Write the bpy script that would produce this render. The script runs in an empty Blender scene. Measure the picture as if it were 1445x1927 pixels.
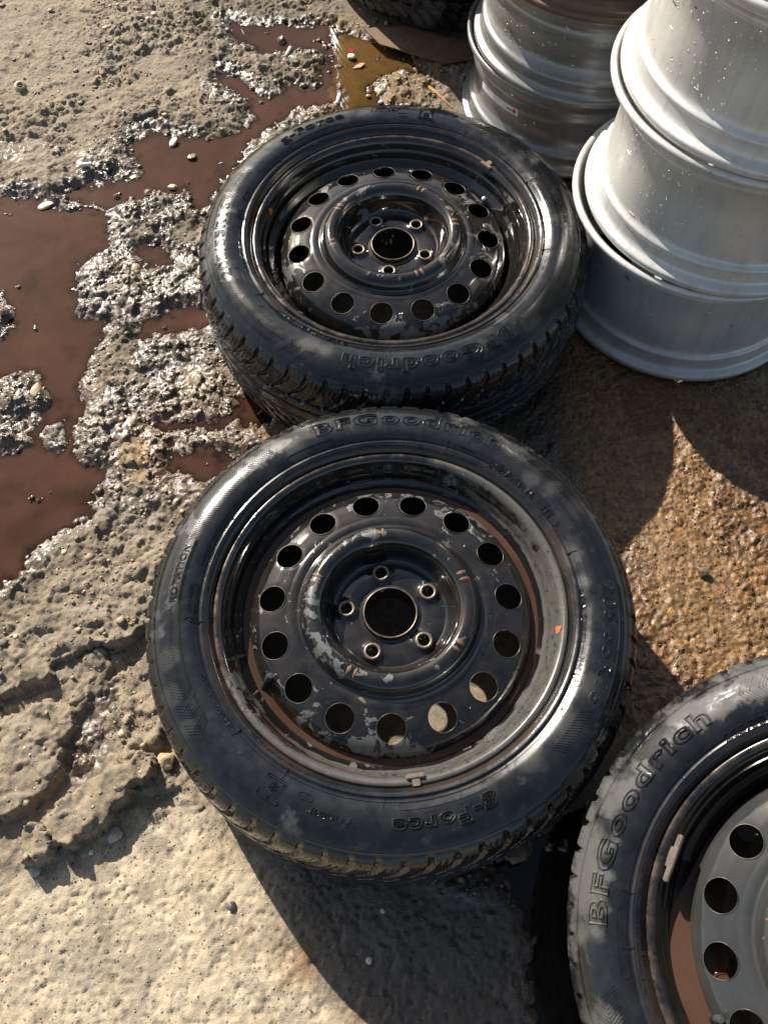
import bpy, bmesh, math, random
import numpy as np
from mathutils import Vector, Matrix

# ------------------------------------------------------------------ camera, world, sun, exposure
S = bpy.context.scene
COL = S.collection
PI = math.pi
rad = math.radians

cam_d = bpy.data.cameras.new('camera')
cam = bpy.data.objects.new('camera', cam_d)
COL.objects.link(cam)
cam.location = (0.0055, -0.4089, 1.2413)
cam.rotation_euler = (0.47836, 0.01281, 0.0)
cam_d.sensor_fit = 'VERTICAL'
cam_d.sensor_height = 36.0
cam_d.lens = 36.0 * 0.86542
cam_d.clip_start = 0.05
cam_d.clip_end = 500.0
S.camera = cam

SUN_AZ = rad(125.0)      # direction towards the sun, from +x counter-clockwise
SUN_EL = rad(35.0)
W = bpy.data.worlds.new('World')
S.world = W
W.use_nodes = True
wn = W.node_tree
bg = wn.nodes['Background']
sky = wn.nodes.new('ShaderNodeTexSky')
sky.sky_type = 'NISHITA'
sky.sun_disc = False
sky.sun_elevation = SUN_EL
sky.sun_rotation = PI / 2 - SUN_AZ
sky.altitude = 100
sky.air_density = 1.0
sky.dust_density = 1.3
sky.ozone_density = 1.2
wb = wn.nodes.new('ShaderNodeMix')          # camera white balance set for warm sunlight
wb.data_type = 'RGBA'
wb.blend_type = 'MULTIPLY'
wb.inputs[0].default_value = 1.0
wb.inputs[7].default_value = (1.10, 1.0, .86, 1)
wn.links.new(sky.outputs[0], wb.inputs[6])
wn.links.new(wb.outputs[2], bg.inputs[0])
bg.inputs[1].default_value = 0.08

sun_d = bpy.data.lights.new('sun', 'SUN')
sun_d.energy = 5.0
sun_d.angle = rad(0.53)
sun_d.color = (1.0, 0.94, 0.84)
sun = bpy.data.objects.new('sun', sun_d)
COL.objects.link(sun)
sd = Vector((math.cos(SUN_EL) * math.cos(SUN_AZ), math.cos(SUN_EL) * math.sin(SUN_AZ), math.sin(SUN_EL)))
sun.rotation_euler = sd.to_track_quat('Z', 'Y').to_euler()
sun.location = sd * 20

S.view_settings.view_transform = 'Standard'
S.view_settings.look = 'None'
S.view_settings.exposure = 0.9
S.view_settings.gamma = 1.0
S.view_settings.use_curve_mapping = False

rng = np.random.RandomState(7)
random.seed(7)

# ------------------------------------------------------------------ helpers
def link(o, parent=None):
    COL.objects.link(o)
    if parent is not None:
        o.parent = parent
    return o


def tag(o, label=None, cat=None, group=None, kind=None):
    if label: o['label'] = label
    if cat: o['category'] = cat
    if group: o['group'] = group
    if kind: o['kind'] = kind
    return o


def empty(name, loc, rz=0.0):
    o = bpy.data.objects.new(name, None)
    o.location = loc
    o.rotation_euler = (0, 0, rz)
    o.empty_display_size = 0.05
    return link(o)


def mesh_from(name, verts, faces, mat=None, smooth=True, sharp=None):
    me = bpy.data.meshes.new(name)
    me.from_pydata([tuple(v) for v in verts], [], faces)
    if mat: me.materials.append(mat)
    if smooth:
        me.polygons.foreach_set('use_smooth', [True] * len(me.polygons))
        if sharp is not None:
            me.set_sharp_from_angle(angle=rad(sharp))
    me.update()
    return me


def grid_mesh(name, P, mat=None, wrap_u=False, wrap_v=False, smooth=True, sharp=None, flip=False):
    """P: (nu, nv, 3) array -> quad mesh, fast path."""
    nu, nv = P.shape[:2]
    iu = np.arange(nu if wrap_u else nu - 1)
    iv = np.arange(nv if wrap_v else nv - 1)
    A, B = np.meshgrid(iu, iv, indexing='ij')
    A2, B2 = (A + 1) % nu, (B + 1) % nv
    q = np.stack([A * nv + B, A2 * nv + B, A2 * nv + B2, A * nv + B2], -1).reshape(-1, 4)
    if flip: q = q[:, ::-1]
    me = bpy.data.meshes.new(name)
    me.vertices.add(nu * nv)
    me.vertices.foreach_set('co', P.reshape(-1).astype(np.float32))
    me.loops.add(q.size)
    me.loops.foreach_set('vertex_index', q.reshape(-1).astype(np.int32))
    me.polygons.add(len(q))
    me.polygons.foreach_set('loop_start', np.arange(0, q.size, 4, dtype=np.int32))
    me.polygons.foreach_set('loop_total', np.full(len(q), 4, dtype=np.int32))
    me.update(calc_edges=True)
    if smooth:
        me.polygons.foreach_set('use_smooth', np.ones(len(q), dtype=bool))
    if sharp is not None: me.set_sharp_from_angle(angle=rad(sharp))
    if mat: me.materials.append(mat)
    return me


def revolve(name, prof, n, mat, closed=False, sharp=35):
    """prof: list of (r,z), outside to the left of travel direction gets outward normals."""
    pr = np.array(prof, float)
    th = np.linspace(0, 2 * PI, n, endpoint=False)
    P = np.zeros((n, len(pr), 3))
    P[:, :, 0] = np.cos(th)[:, None] * pr[None, :, 0]
    P[:, :, 1] = np.sin(th)[:, None] * pr[None, :, 0]
    P[:, :, 2] = pr[None, :, 1]
    return grid_mesh(name, P, mat, wrap_u=True, wrap_v=closed, sharp=sharp)


def obj(name, me, parent=None, loc=(0, 0, 0), rot=(0, 0, 0)):
    o = bpy.data.objects.new(name, me)
    o.location = loc
    o.rotation_euler = rot
    return link(o, parent)


def smooth_profile(pts, k=4):
    """Catmull-Rom resample of a polyline."""
    p = np.array(pts, float)
    q = np.vstack([2 * p[0] - p[1], p, 2 * p[-1] - p[-2]])
    out = []
    for i in range(1, len(q) - 2):
        a, b, c, d = q[i - 1], q[i], q[i + 1], q[i + 2]
        for j in range(k):
            t = j / k
            out.append(.5 * ((2 * b) + (c - a) * t + (2 * a - 5 * b + 4 * c - d) * t * t + (3 * b - a - 3 * c + d) * t ** 3))
    out.append(p[-1])
    return np.array(out)


# ---- numpy noise
def _h(ix, iy, seed):
    n = (ix.astype(np.int64) * 374761393 + iy.astype(np.int64) * 668265263 + seed * 1442695041) & 0x7fffffff
    n = ((n ^ (n >> 13)) * 1274126177) & 0x7fffffff
    n = n ^ (n >> 16)
    return (n & 0xffff) / 65535.0


def vnoise(x, y, seed=0):
    ix, iy = np.floor(x), np.floor(y)
    fx, fy = x - ix, y - iy
    ux, uy = fx * fx * fx * (fx * (6 * fx - 15) + 10), fy * fy * fy * (fy * (6 * fy - 15) + 10)
    a, b = _h(ix, iy, seed), _h(ix + 1, iy, seed)
    c, d = _h(ix, iy + 1, seed), _h(ix + 1, iy + 1, seed)
    return (a + (b - a) * ux) * (1 - uy) + (c + (d - c) * ux) * uy


def fbm(x, y, f, octv, seed=0, gain=.5, lac=2.03):
    s, a, t = 0, 1.0, 0
    for i in range(octv):
        s = s + a * vnoise(x * f + 17.3 * i, y * f - 9.1 * i, seed + i)
        t += a
        a *= gain
        f *= lac
    return s / t


def worley(x, y, f, seed=0):
    X, Y = x * f, y * f
    ix, iy = np.floor(X), np.floor(Y)
    d1 = np.full(X.shape, 9.0)
    d2 = np.full(X.shape, 9.0)
    idv = np.zeros(X.shape)
    for dx in (-1, 0, 1):
        for dy in (-1, 0, 1):
            cx, cy = ix + dx, iy + dy
            px, py = cx + _h(cx, cy, seed), cy + _h(cx, cy, seed + 91)
            d = (X - px) ** 2 + (Y - py) ** 2
            v = _h(cx, cy, seed + 37)
            m = d < d1
            d2 = np.where(m, d1, np.minimum(d2, d))
            idv = np.where(m, v, idv)
            d1 = np.where(m, d, d1)
    return np.sqrt(d1), np.sqrt(d2), idv


def sdf_poly(x, y, poly):
    """signed distance, negative inside."""
    p = np.array(poly, float)
    n = len(p)
    d = np.full(x.shape, 1e9)
    ins = np.zeros(x.shape, bool)
    for i in range(n):
        a, b = p[i], p[(i + 1) % n]
        ex, ey = b - a
        wx, wy = x - a[0], y - a[1]
        t = np.clip((wx * ex + wy * ey) / (ex * ex + ey * ey + 1e-12), 0, 1)
        d = np.minimum(d, (wx - ex * t) ** 2 + (wy - ey * t) ** 2)
        c = (a[1] > y) != (b[1] > y)
        ins ^= c & (x < (b[0] - a[0]) * (y - a[1]) / (b[1] - a[1] + 1e-12) + a[0])
    return np.where(ins, -1, 1) * np.sqrt(d)


def sstep(a, b, x):
    t = np.clip((x - a) / (b - a), 0, 1)
    return t * t * (3 - 2 * t)


# ---- materials
class NT:
    def __init__(s, name):
        s.m = bpy.data.materials.new(name)
        s.m.use_nodes = True
        s.t = s.m.node_tree
        s.bsdf = s.t.nodes['Principled BSDF']
        s.out = s.t.nodes['Material Output']
        s._tc = None

    def n(s, typ, **kw):
        nd = s.t.nodes.new(typ)
        for k, v in kw.items():
            setattr(nd, k, v)
        return nd

    def l(s, a, b):
        s.t.links.new(a, b)

    def coord(s, which='Object'):
        if s._tc is None: s._tc = s.n('ShaderNodeTexCoord')
        return s._tc.outputs[which]

    def noise(s, scale, detail=3, rough=.5, dist=0.0, vec=None):
        nd = s.n('ShaderNodeTexNoise')
        nd.inputs['Scale'].default_value = scale
        nd.inputs['Detail'].default_value = detail
        nd.inputs['Roughness'].default_value = rough
        nd.inputs['Distortion'].default_value = dist
        s.l(vec if vec is not None else s.coord(), nd.inputs['Vector'])
        return nd.outputs['Fac']

    def ramp(s, fac, stops):
        nd = s.n('ShaderNodeValToRGB')
        cr = nd.color_ramp
        while len(cr.elements) < len(stops): cr.elements.new(.5)
        for e, (p, c) in zip(cr.elements, stops):
            e.position = p
            e.color = (c, c, c, 1) if not isinstance(c, tuple) else (*c, 1)
        s.l(fac, nd.inputs[0])
        return nd.outputs[0]

    def mix(s, fac, a, b, blend='MIX'):
        nd = s.n('ShaderNodeMix', data_type='RGBA', blend_type=blend)
        for v, i in ((fac, 0), (a, 6), (b, 7)):
            if isinstance(v, (int, float)):
                nd.inputs[i].default_value = v if i == 0 else (v, v, v, 1)
            elif isinstance(v, tuple):
                nd.inputs[i].default_value = (*v, 1)
            else:
                s.l(v, nd.inputs[i])
        return nd.outputs[2]

    def math(s, op, a, b=0.0, clamp=False):
        nd = s.n('ShaderNodeMath', operation=op, use_clamp=clamp)
        for v, i in ((a, 0), (b, 1)):
            if isinstance(v, (int, float)): nd.inputs[i].default_value = v
            else: s.l(v, nd.inputs[i])
        return nd.outputs[0]

    def attr(s, name):
        nd = s.n('ShaderNodeAttribute')
        nd.attribute_name = name
        return nd.outputs['Fac']

    def bump(s, height, strength=.3, dist=.001, normal=None):
        nd = s.n('ShaderNodeBump')
        nd.inputs['Strength'].default_value = strength
        nd.inputs['Distance'].default_value = dist
        s.l(height, nd.inputs['Height'])
        if normal is not None: s.l(normal, nd.inputs['Normal'])
        return nd.outputs['Normal']

    def set(s, **kw):
        for k, v in kw.items():
            k = k.replace('_', ' ')
            i = s.bsdf.inputs[k]
            if isinstance(v, (int, float)): i.default_value = v
            elif isinstance(v, tuple): i.default_value = (*v, 1) if len(v) == 3 else v
            else: s.l(v, i)
        return s.m


def simple(name, col, rough=.6, metal=0.0, grain=0.25, scale=120):
    t = NT(name)
    n = t.noise(scale, 4, .6)
    c = t.mix(t.ramp(n, [(.3, 0), (.7, 1)]), tuple(x * (1 - grain) for x in col), tuple(min(1, x * (1 + grain)) for x in col))
    return t.set(Base_Color=c, Roughness=rough, Metallic=metal, Normal=t.bump(n, .2, .0006))


def sep_r(t):
    """radius from the local axis"""
    sp = t.n('ShaderNodeSeparateXYZ')
    t.l(t.coord(), sp.inputs[0])
    x, y, z = sp.outputs
    r = t.math('SQRT', t.math('ADD', t.math('MULTIPLY', x, x), t.math('MULTIPLY', y, y)))
    return r, z


def rubber_material(name, dry=0.55, loc=(0, 0, 0), band=.07, spots=()):
    t = NT(name)
    mp = t.n('ShaderNodeMapping')
    mp.inputs['Location'].default_value = loc
    t.l(t.coord(), mp.inputs[0])
    v = mp.outputs[0]
    r, z = sep_r(t)
    big = t.noise(11, 5, .55, .5, v)
    fine = t.noise(55, 5, .65, .2, v)
    f = t.math('ADD', t.math('MULTIPLY', big, .72), t.math('MULTIPLY', fine, .28))
    sh = t.ramp(r, [(.225, 0.0), (.250, .25), (.262, .75), (.285, 1), (.300, 1), (.315, .5)])
    f = t.math('ADD', f, t.math('MULTIPLY', sh, band))
    d = t.ramp(f, [(dry - .02, 0), (dry + .045, .6), (dry + .10, 1)])
    for (sx_, sy_, sr_) in spots:                 # dried patches of road dust
        dv = t.n('ShaderNodeVectorMath', operation='DISTANCE')
        cmb = t.n('ShaderNodeCombineXYZ')
        spx = t.n('ShaderNodeSeparateXYZ')
        t.l(t.coord(), spx.inputs[0])
        t.l(spx.outputs[0], cmb.inputs[0])
        t.l(spx.outputs[1], cmb.inputs[1])
        t.l(cmb.outputs[0], dv.inputs[0])
        dv.inputs[1].default_value = (sx_, sy_, 0)
        q_ = t.math('ADD', t.math('DIVIDE', dv.outputs['Value'], sr_), t.math('MULTIPLY', t.math('SUBTRACT', fine, .5), 2.6))
        d = t.math('MAXIMUM', d, t.ramp(q_, [(.45, .30), (1.1, 0)]))
    g = t.noise(420, 3, .6, 0, v)
    dark = t.mix(t.ramp(fine, [(.35, 0), (.7, 1)]), (.007, .0074, .0085), (.0145, .015, .0165))
    lite = t.mix(g, (.050, .049, .046), (.088, .086, .081))
    colr = t.mix(d, dark, lite)
    # brown road film close to the bead
    film = t.math('MULTIPLY', t.ramp(r, [(.222, 1), (.232, .7), (.24, 0)]), t.ramp(big, [(.4, 0), (.6, .6)]))
    colr = t.mix(film, colr, (.045, .03, .02))
    rg = t.mix(d, t.ramp(fine, [(.3, .15), (.75, .32)]), .72)
    nb = t.bump(g, .12, .0004)
    nb = t.bump(t.noise(26, 2, .5, 0, v), .18, .0012, nb)
    return t.set(Base_Color=colr, Roughness=rg, Normal=nb, Specular_IOR_Level=.42, Coat_Weight=t.math('MULTIPLY', t.math('SUBTRACT', 1.0, d), .22), Coat_Roughness=.07)


def black_paint(name, peel=.62, loc=(0, 0, 0), rust_flange=True, rim=False, gain=1.0):
    t = NT(name)
    mp = t.n('ShaderNodeMapping')
    mp.inputs['Location'].default_value = loc
    t.l(t.coord(), mp.inputs[0])
    v = mp.outputs[0]
    r, z = sep_r(t)
    n = t.noise(40, 8, .66, .9, v)
    n2 = t.noise(9, 3, .5, .2, v)
    sel = t.math('ADD', t.math('MULTIPLY', n, .65), t.math('MULTIPLY', n2, .35))
    band = t.ramp(r, [(.060, 0), (.085, .25), (.098, 1), (.112, .45), (.130, .15), (.155, .5), (.178, 1), (.19, .4)])
    sel = t.math('ADD', sel, t.math('MULTIPLY', band, .075))
    m = t.ramp(sel, [(peel, 0), (peel + .004, 1)])
    g = t.noise(300, 3, .6, 0, v)
    grey = t.mix(g, (.055, .058, .058), (.12, .124, .12))
    base = t.mix(t.noise(16, 3), tuple(gain * q for q in (.004, .0044, .0046)), tuple(gain * q for q in (.009, .0095, .0095)))
    c = t.mix(m, base, grey)
    rg = t.mix(m, t.ramp(n2, [(.3, .04), (.75, .15)]), .42)
    if rust_flange:
        rf = t.math('MULTIPLY', t.ramp(r, [(.186, .12), (.199, .0), (.2035, .1), (.213, .12), (.2190, .5), (.223, .9)]),
                    t.ramp(t.noise(34, 5, .65, .4, v), [(.38, 0), (.62, 1)]))
        c = t.mix(rf, c, t.mix(g, (.06, .035, .02), (.17, .12, .085)))
        rg = t.mix(rf, rg, .5)
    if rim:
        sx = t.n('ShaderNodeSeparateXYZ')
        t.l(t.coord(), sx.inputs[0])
        side = t.math('ADD', t.math('MULTIPLY', sx.outputs[0], 1.1), t.math('MULTIPLY', sx.outputs[1], -.9))  # wear paler towards lower right: sunlit and shaded sides put into the colour
        wear_lit = t.ramp(t.math('ADD', t.math('ADD', side, -.02), t.math('ADD', t.ramp(r, [(.184, .0), (.1955, .05), (.2005, .45), (.2035, .5), (.2065, .2), (.213, .5), (.223, .45)]), t.math('MULTIPLY', t.noise(26, 6, .62, .5, v), .8))), [(.70, 0), (.80, 1)])
        c = t.mix(wear_lit, c, t.mix(t.noise(60, 5, .65, .3, v), (.03, .027, .024), (.115, .108, .098)))
        rg = t.mix(wear_lit, rg, .27)
    edge = t.bump(m, .5, .0004)
    nb = t.bump(t.noise(120, 2, .5, 0, v), .04, .0006, edge)
    return t.set(Base_Color=c, Roughness=rg, Normal=nb, Specular_IOR_Level=.5, Coat_Weight=.5, Coat_Roughness=.03)


def rim_metal(name, c1, c2, metal, rough, dirt=.3, loc=(0, 0, 0), dirtcol=(.10, .085, .07)):
    t = NT(name)
    mp = t.n('ShaderNodeMapping')
    mp.inputs['Location'].default_value = loc
    t.l(t.coord(), mp.inputs[0])
    v = mp.outputs[0]
    r, z = sep_r(t)
    n = t.noise(7, 5, .6, .4, v)
    f = t.noise(220, 4, .7, 0, v)
    mp2 = t.n('ShaderNodeMapping')
    mp2.inputs['Scale'].default_value = (1, 1, .12)
    t.l(v, mp2.inputs[0])
    st = t.noise(70, 4, .6, .2, mp2.outputs[0])
    c = t.mix(t.ramp(n, [(.3, 0), (.7, 1)]), c1, c2)
    sp = t.ramp(f, [(.60, 0), (.66, 1)])
    sp = t.math('MULTIPLY', sp, t.ramp(t.noise(14, 3, .5, 0, v), [(.45, 0), (.7, dirt)]))
    c = t.mix(sp, c, dirtcol)
    c = t.mix(t.math('MULTIPLY', t.ramp(st, [(.5, 0), (.75, 1)]), dirt * .5), c, dirtcol)
    lipd = t.math('MULTIPLY', t.ramp(r, [(.212, 0), (.222, 1)]), t.ramp(t.noise(60, 6, .7, .3, v), [(.60, 0), (.70, .6)]))
    film = t.math('MULTIPLY', t.ramp(t.noise(4, 5, .6, .6, v), [(.45, 0), (.75, .35)]), dirt * 2.0)
    c = t.mix(film, c, tuple(min(1, 1.6 * q) for q in dirtcol))
    c = t.mix(lipd, c, (.03, .028, .026))
    rg = t.ramp(n, [(.3, rough * .75), (.7, rough * 1.3)])
    return t.set(Base_Color=c, Metallic=metal, Roughness=rg, Normal=t.bump(f, .05, .0004), Coat_Weight=.25, Coat_Roughness=.12)


MAT_RUBBER = [  # wet tyres, each with its own dry patches
              rubber_material('wet_rubber_a', .655, (0, 0, 0), .11, [(-0.1255, 0.2137, 0.022), (-0.1524, 0.1765, 0.018), (0.1897, 0.174, 0.016), (0.2131, 0.1577, 0.016), (0.2455, 0.1295, 0.02), (0.2288, 0.0644, 0.022), (0.242, 0.0275, 0.012), (0.2015, -0.1568, 0.03), (0.1616, -0.1932, 0.022), (-0.2693, -0.0712, 0.018), (-0.2616, -0.1173, 0.016), (-0.2399, -0.1554, 0.014), (0.234, -0.1126, 0.022), (0.1643, 0.2199, 0.014)]), rubber_material('wet_rubber_b', .665, (3.1, 1.2, 0), .11, [(0.1854, 0.1852, 0.024), (0.1704, 0.2033, 0.018), (-0.0498, 0.2628, 0.012), (-0.1392, -0.2481, 0.014), (-0.2055, -0.1905, 0.016), (-0.0398, -0.2674, 0.02), (0.1054, -0.2537, 0.014), (0.1401, -0.245, 0.01), (-0.2492, -0.081, 0.016), (-0.1396, 0.2566, 0.02), (-0.2596, 0.0733, 0.02), (-0.0949, 0.2209, 0.014)]),
              rubber_material('wet_rubber_c', .700, (7.7, 4.2, 1.0), .22)]
MAT_OLD_RUBBER = rubber_material('old_rubber', .56, (11, 5, 2))
MAT_BLACK = [black_paint('peeling_black_paint', .610), black_paint('glossy_black_paint', .625, (4, 2, 0)),
             black_paint('clean_grey_black_paint', .69, (9, 1, 0), True, False, 4.5)]
MAT_RIM = [black_paint('worn_rim_paint_sunlit_side', .62, (1, 5, 0), True, True), black_paint('worn_rim_paint_brown', .66, (2, 7, 0), True, False), black_paint('dark_rim_paint', .7, (6, 1, 0), True, False)]
MAT_WHITE = rim_metal('silver_white_paint', (.59, .575, .54), (.68, .665, .63), .25, .35, .5)
MAT_GREY = rim_metal('grey_silver_paint', (.22, .222, .22), (.31, .312, .31), .5, .3, .45, (5, 2, 0))
MAT_RUSTY = rim_metal('rusty_dark_steel', (.05, .04, .035), (.12, .085, .06), .4, .5, .8, (2, 8, 0), (.09, .05, .03))
MAT_LEAD = simple('balance_weight_metal', (.30, .24, .19), .38, .75, .35, 160)
MAT_VALVE = simple('valve_rubber', (.012, .012, .013), .4, 0, .3, 300)
MAT_CAP = simple('valve_cap_plastic', (.05, .05, .052), .3, 0, .2, 300)
MAT_RUST = simple('rust_mark', (.13, .065, .032), .6, 0, .35, 500)
MAT_COLLAR = simple('worn_steel_collar', (.20, .155, .12), .42, .6, .45, 300)
MAT_BORE = simple('bare_bore_steel', (.13, .11, .085), .4, .6, .7, 90)
MAT_ORANGE = simple('orange_paint', (.62, .12, .03), .45, 0, .2, 300)
MAT_DARKIN = simple('dark_inner_steel', (.02, .02, .022), .5, .3, .3, 60)


def water_drop_material():
    t = NT('clear_water')
    return t.set(Base_Color=(1, 1, 1), Roughness=0.0, IOR=1.33, Transmission_Weight=1.0)


MAT_DROP = water_drop_material()

# ------------------------------------------------------------------ ground
P1 = [(-0.76, 0.93), (-0.697, 0.925), (-0.629, 0.892), (-0.56, 0.913), (-0.537, 0.863), (-0.527, 0.796), (-0.575, 0.75), (-0.588, 0.706), (-0.561, 0.662), (-0.513, 0.631), (-0.502, 0.583), (-0.516, 0.525), (-0.533, 0.48), (-0.509, 0.415), (-0.511, 0.342), (-0.469, 0.297), (-0.457, 0.243), (-0.521, 0.197), (-0.555, 0.151), (-0.594, 0.103), (-0.709, 0.073), (-0.95, 0.06), (-1.05, 0.5), (-0.95, 0.953)]
ISL = [[(-0.716, 0.707), (-0.684, 0.657), (-0.679, 0.596), (-0.691, 0.585), (-0.758, 0.633)],
       [(-0.67, 0.481), (-0.641, 0.52), (-0.607, 0.514), (-0.59, 0.47), (-0.573, 0.448), (-0.603, 0.416), (-0.657, 0.416), (-0.737, 0.449)],
       [(-0.691, 0.406), (-0.628, 0.405), (-0.597, 0.374), (-0.628, 0.358), (-0.68, 0.354)],
       [(-0.57, 0.405), (-0.545, 0.415), (-0.529, 0.373), (-0.548, 0.353), (-0.569, 0.373)]]
P2 = [(-0.583, 0.982), (-0.502, 0.986), (-0.503, 1.036), (-0.515, 1.095), (-0.499, 1.121), (-0.436, 1.109), (-0.38, 1.093), (-0.327, 1.103), (-0.29, 1.118), (-0.278, 1.15), (-0.29, 1.19), (-0.326, 1.224), (-0.356, 1.249), (-0.356, 1.318), (-0.311, 1.257), (-0.253, 1.222), (-0.215, 1.247), (-0.192, 1.23), (-0.148, 1.246), (-0.141, 1.305), (-0.118, 1.326), (-0.112, 1.254), (-0.102, 1.187), (-0.168, 1.18), (-0.232, 1.141), (-0.272, 1.091), (-0.31, 1.018), (-0.345, 0.943), (-0.356, 0.889), (-0.391, 0.896), (-0.403, 0.938), (-0.45, 0.961), (-0.469, 0.93), (-0.521, 0.934), (-0.554, 0.906), (-0.601, 0.913), (-0.628, 0.949)]
P3 = [(-0.363, 1.471), (-0.322, 1.476), (-0.273, 1.46), (-0.202, 1.459), (-0.143, 1.452), (-0.119, 1.43), (-0.119, 1.357), (-0.152, 1.367), (-0.198, 1.377), (-0.221, 1.359), (-0.267, 1.36), (-0.304, 1.388), (-0.341, 1.415)]
P4 = [(-0.124, 1.42), (-0.095, 1.429), (-0.048, 1.406), (-0.013, 1.4), (0.033, 1.355), (0.083, 1.284), (0.032, 1.302), (-0.019, 1.286), (-0.036, 1.244), (-0.019, 1.21), (0.009, 1.177), (-0.046, 1.146), (-0.101, 1.147), (-0.116, 1.237), (-0.114, 1.322), (-0.127, 1.375)]
P5 = [(-0.466, 0.784), (-0.433, 0.805), (-0.398, 0.787), (-0.389, 0.765), (-0.427, 0.749), (-0.452, 0.755)]
P6 = [(-0.439, 0.637), (-0.392, 0.65), (-0.328, 0.659), (-0.308, 0.628), (-0.333, 0.609), (-0.387, 0.602), (-0.42, 0.597), (-0.434, 0.573), (-0.447, 0.594)]
P7 = [(-0.263, 0.492), (-0.242, 0.476), (-0.2, 0.418), (-0.226, 0.402), (-0.269, 0.402), (-0.331, 0.388), (-0.378, 0.381), (-0.402, 0.396), (-0.365, 0.403), (-0.301, 0.411), (-0.272, 0.445)]
P8 = [(-0.358, 0.344), (-0.281, 0.358), (-0.26, 0.336), (-0.276, 0.303), (-0.313, 0.291), (-0.356, 0.319)]
P10 = [(0.12, -0.286), (0.184, -0.267), (0.256, -0.213), (0.268, -0.267), (0.227, -0.466), (0.175, -0.466), (0.187, -0.362), (0.166, -0.325)]
PUDDLES = [('brown', P1), ('brown', P2), ('brown', P3), ('golden', P4), ('brown', P5), ('brown', P6), ('brown', P7), ('brown', P8), ('dark', P10)]
SA = [(-0.341, 0.037), (-0.36, 0.037), (-0.386, 0.015), (-0.419, 0.007), (-0.447, 0.002), (-0.462, -0.01), (-0.48, -0.015), (-0.482, -0.035), (-0.494, -0.044), (-0.533, -0.054), (-0.554, -0.068), (-0.643, -0.089), (-0.9, -0.09), (-0.9, 0.08), (-0.694, 0.08), (-0.568, 0.10), (-0.521, 0.13), (-0.352, 0.135)]
SM = [(-0.9, -0.112), (-0.615, -0.112), (-0.549, -0.096), (-0.521, -0.084), (-0.483, -0.072), (-0.452, -0.077), (-0.445, -0.091), (-0.447, -0.119), (-0.452, -0.146), (-0.448, -0.169), (-0.463, -0.19), (-0.477, -0.208), (-0.502, -0.22), (-0.523, -0.225), (-0.588, -0.233), (-0.9, -0.23)]
SF = [(-0.482, -0.016), (-0.448, -0.003), (-0.415, 0.002), (-0.399, -0.013), (-0.408, -0.048), (-0.423, -0.076), (-0.442, -0.09), (-0.46, -0.076), (-0.471, -0.052)]
SB = [(-0.404, -0.179), (-0.375, -0.161), (-0.348, -0.143), (-0.322, -0.148), (-0.32, -0.172), (-0.343, -0.185), (-0.352, -0.2), (-0.37, -0.226), (-0.393, -0.251), (-0.42, -0.261), (-0.444, -0.259), (-0.457, -0.234), (-0.45, -0.213), (-0.431, -0.194)]
SC = [(-0.486, -0.242), (-0.47, -0.233), (-0.449, -0.25), (-0.441, -0.271), (-0.456, -0.285), (-0.48, -0.283)]
SR = [(-0.39, -0.038), (-0.364, -0.004), (-0.349, 0.011), (-0.332, -0.053), (-0.324, -0.077), (-0.311, -0.112), (-0.321, -0.141), (-0.359, -0.134), (-0.373, -0.1), (-0.39, -0.076)]
CH = [(-0.411, -0.036), (-0.392, -0.036), (-0.388, -0.07), (-0.398, -0.098), (-0.383, -0.14), (-0.411, -0.167), (-0.439, -0.189), (-0.463, -0.21), (-0.474, -0.223), (-0.481, -0.21), (-0.459, -0.193), (-0.448, -0.164), (-0.446, -0.133), (-0.443, -0.091), (-0.421, -0.07)]
SMOOTH = [(-1.2, -0.30), (-0.584, -0.292), (-0.472, -0.293), (-0.36, -0.24), (-0.295, -0.185), (-0.182, -0.24), (0.016, -0.293), (0.179, -0.331), (0.233, -0.465), (0.223, -1.2), (-1.2, -1.2)]
OCHRE = [(0.30, 0.62), (0.48, 0.5), (0.645, 0.5), (1.0, 0.6), (1.0, -0.201), (0.332, -0.2), (0.307, 0.025), (0.30, 0.198)]
OCH2 = [(-0.134, -0.35), (-0.094, -0.344), (-0.065, -0.392), (-0.025, -0.439), (-0.051, -0.466), (-0.117, -0.427)]
T1C, T2C, T3C = (0.0, 0.0), (0.006, 0.6314), (0.496, -0.387)
WC, GC, BC = (0.53, 0.695), (0.38, 1.165), (0.165, 1.69)
ZW = -0.004      # water level


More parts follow.
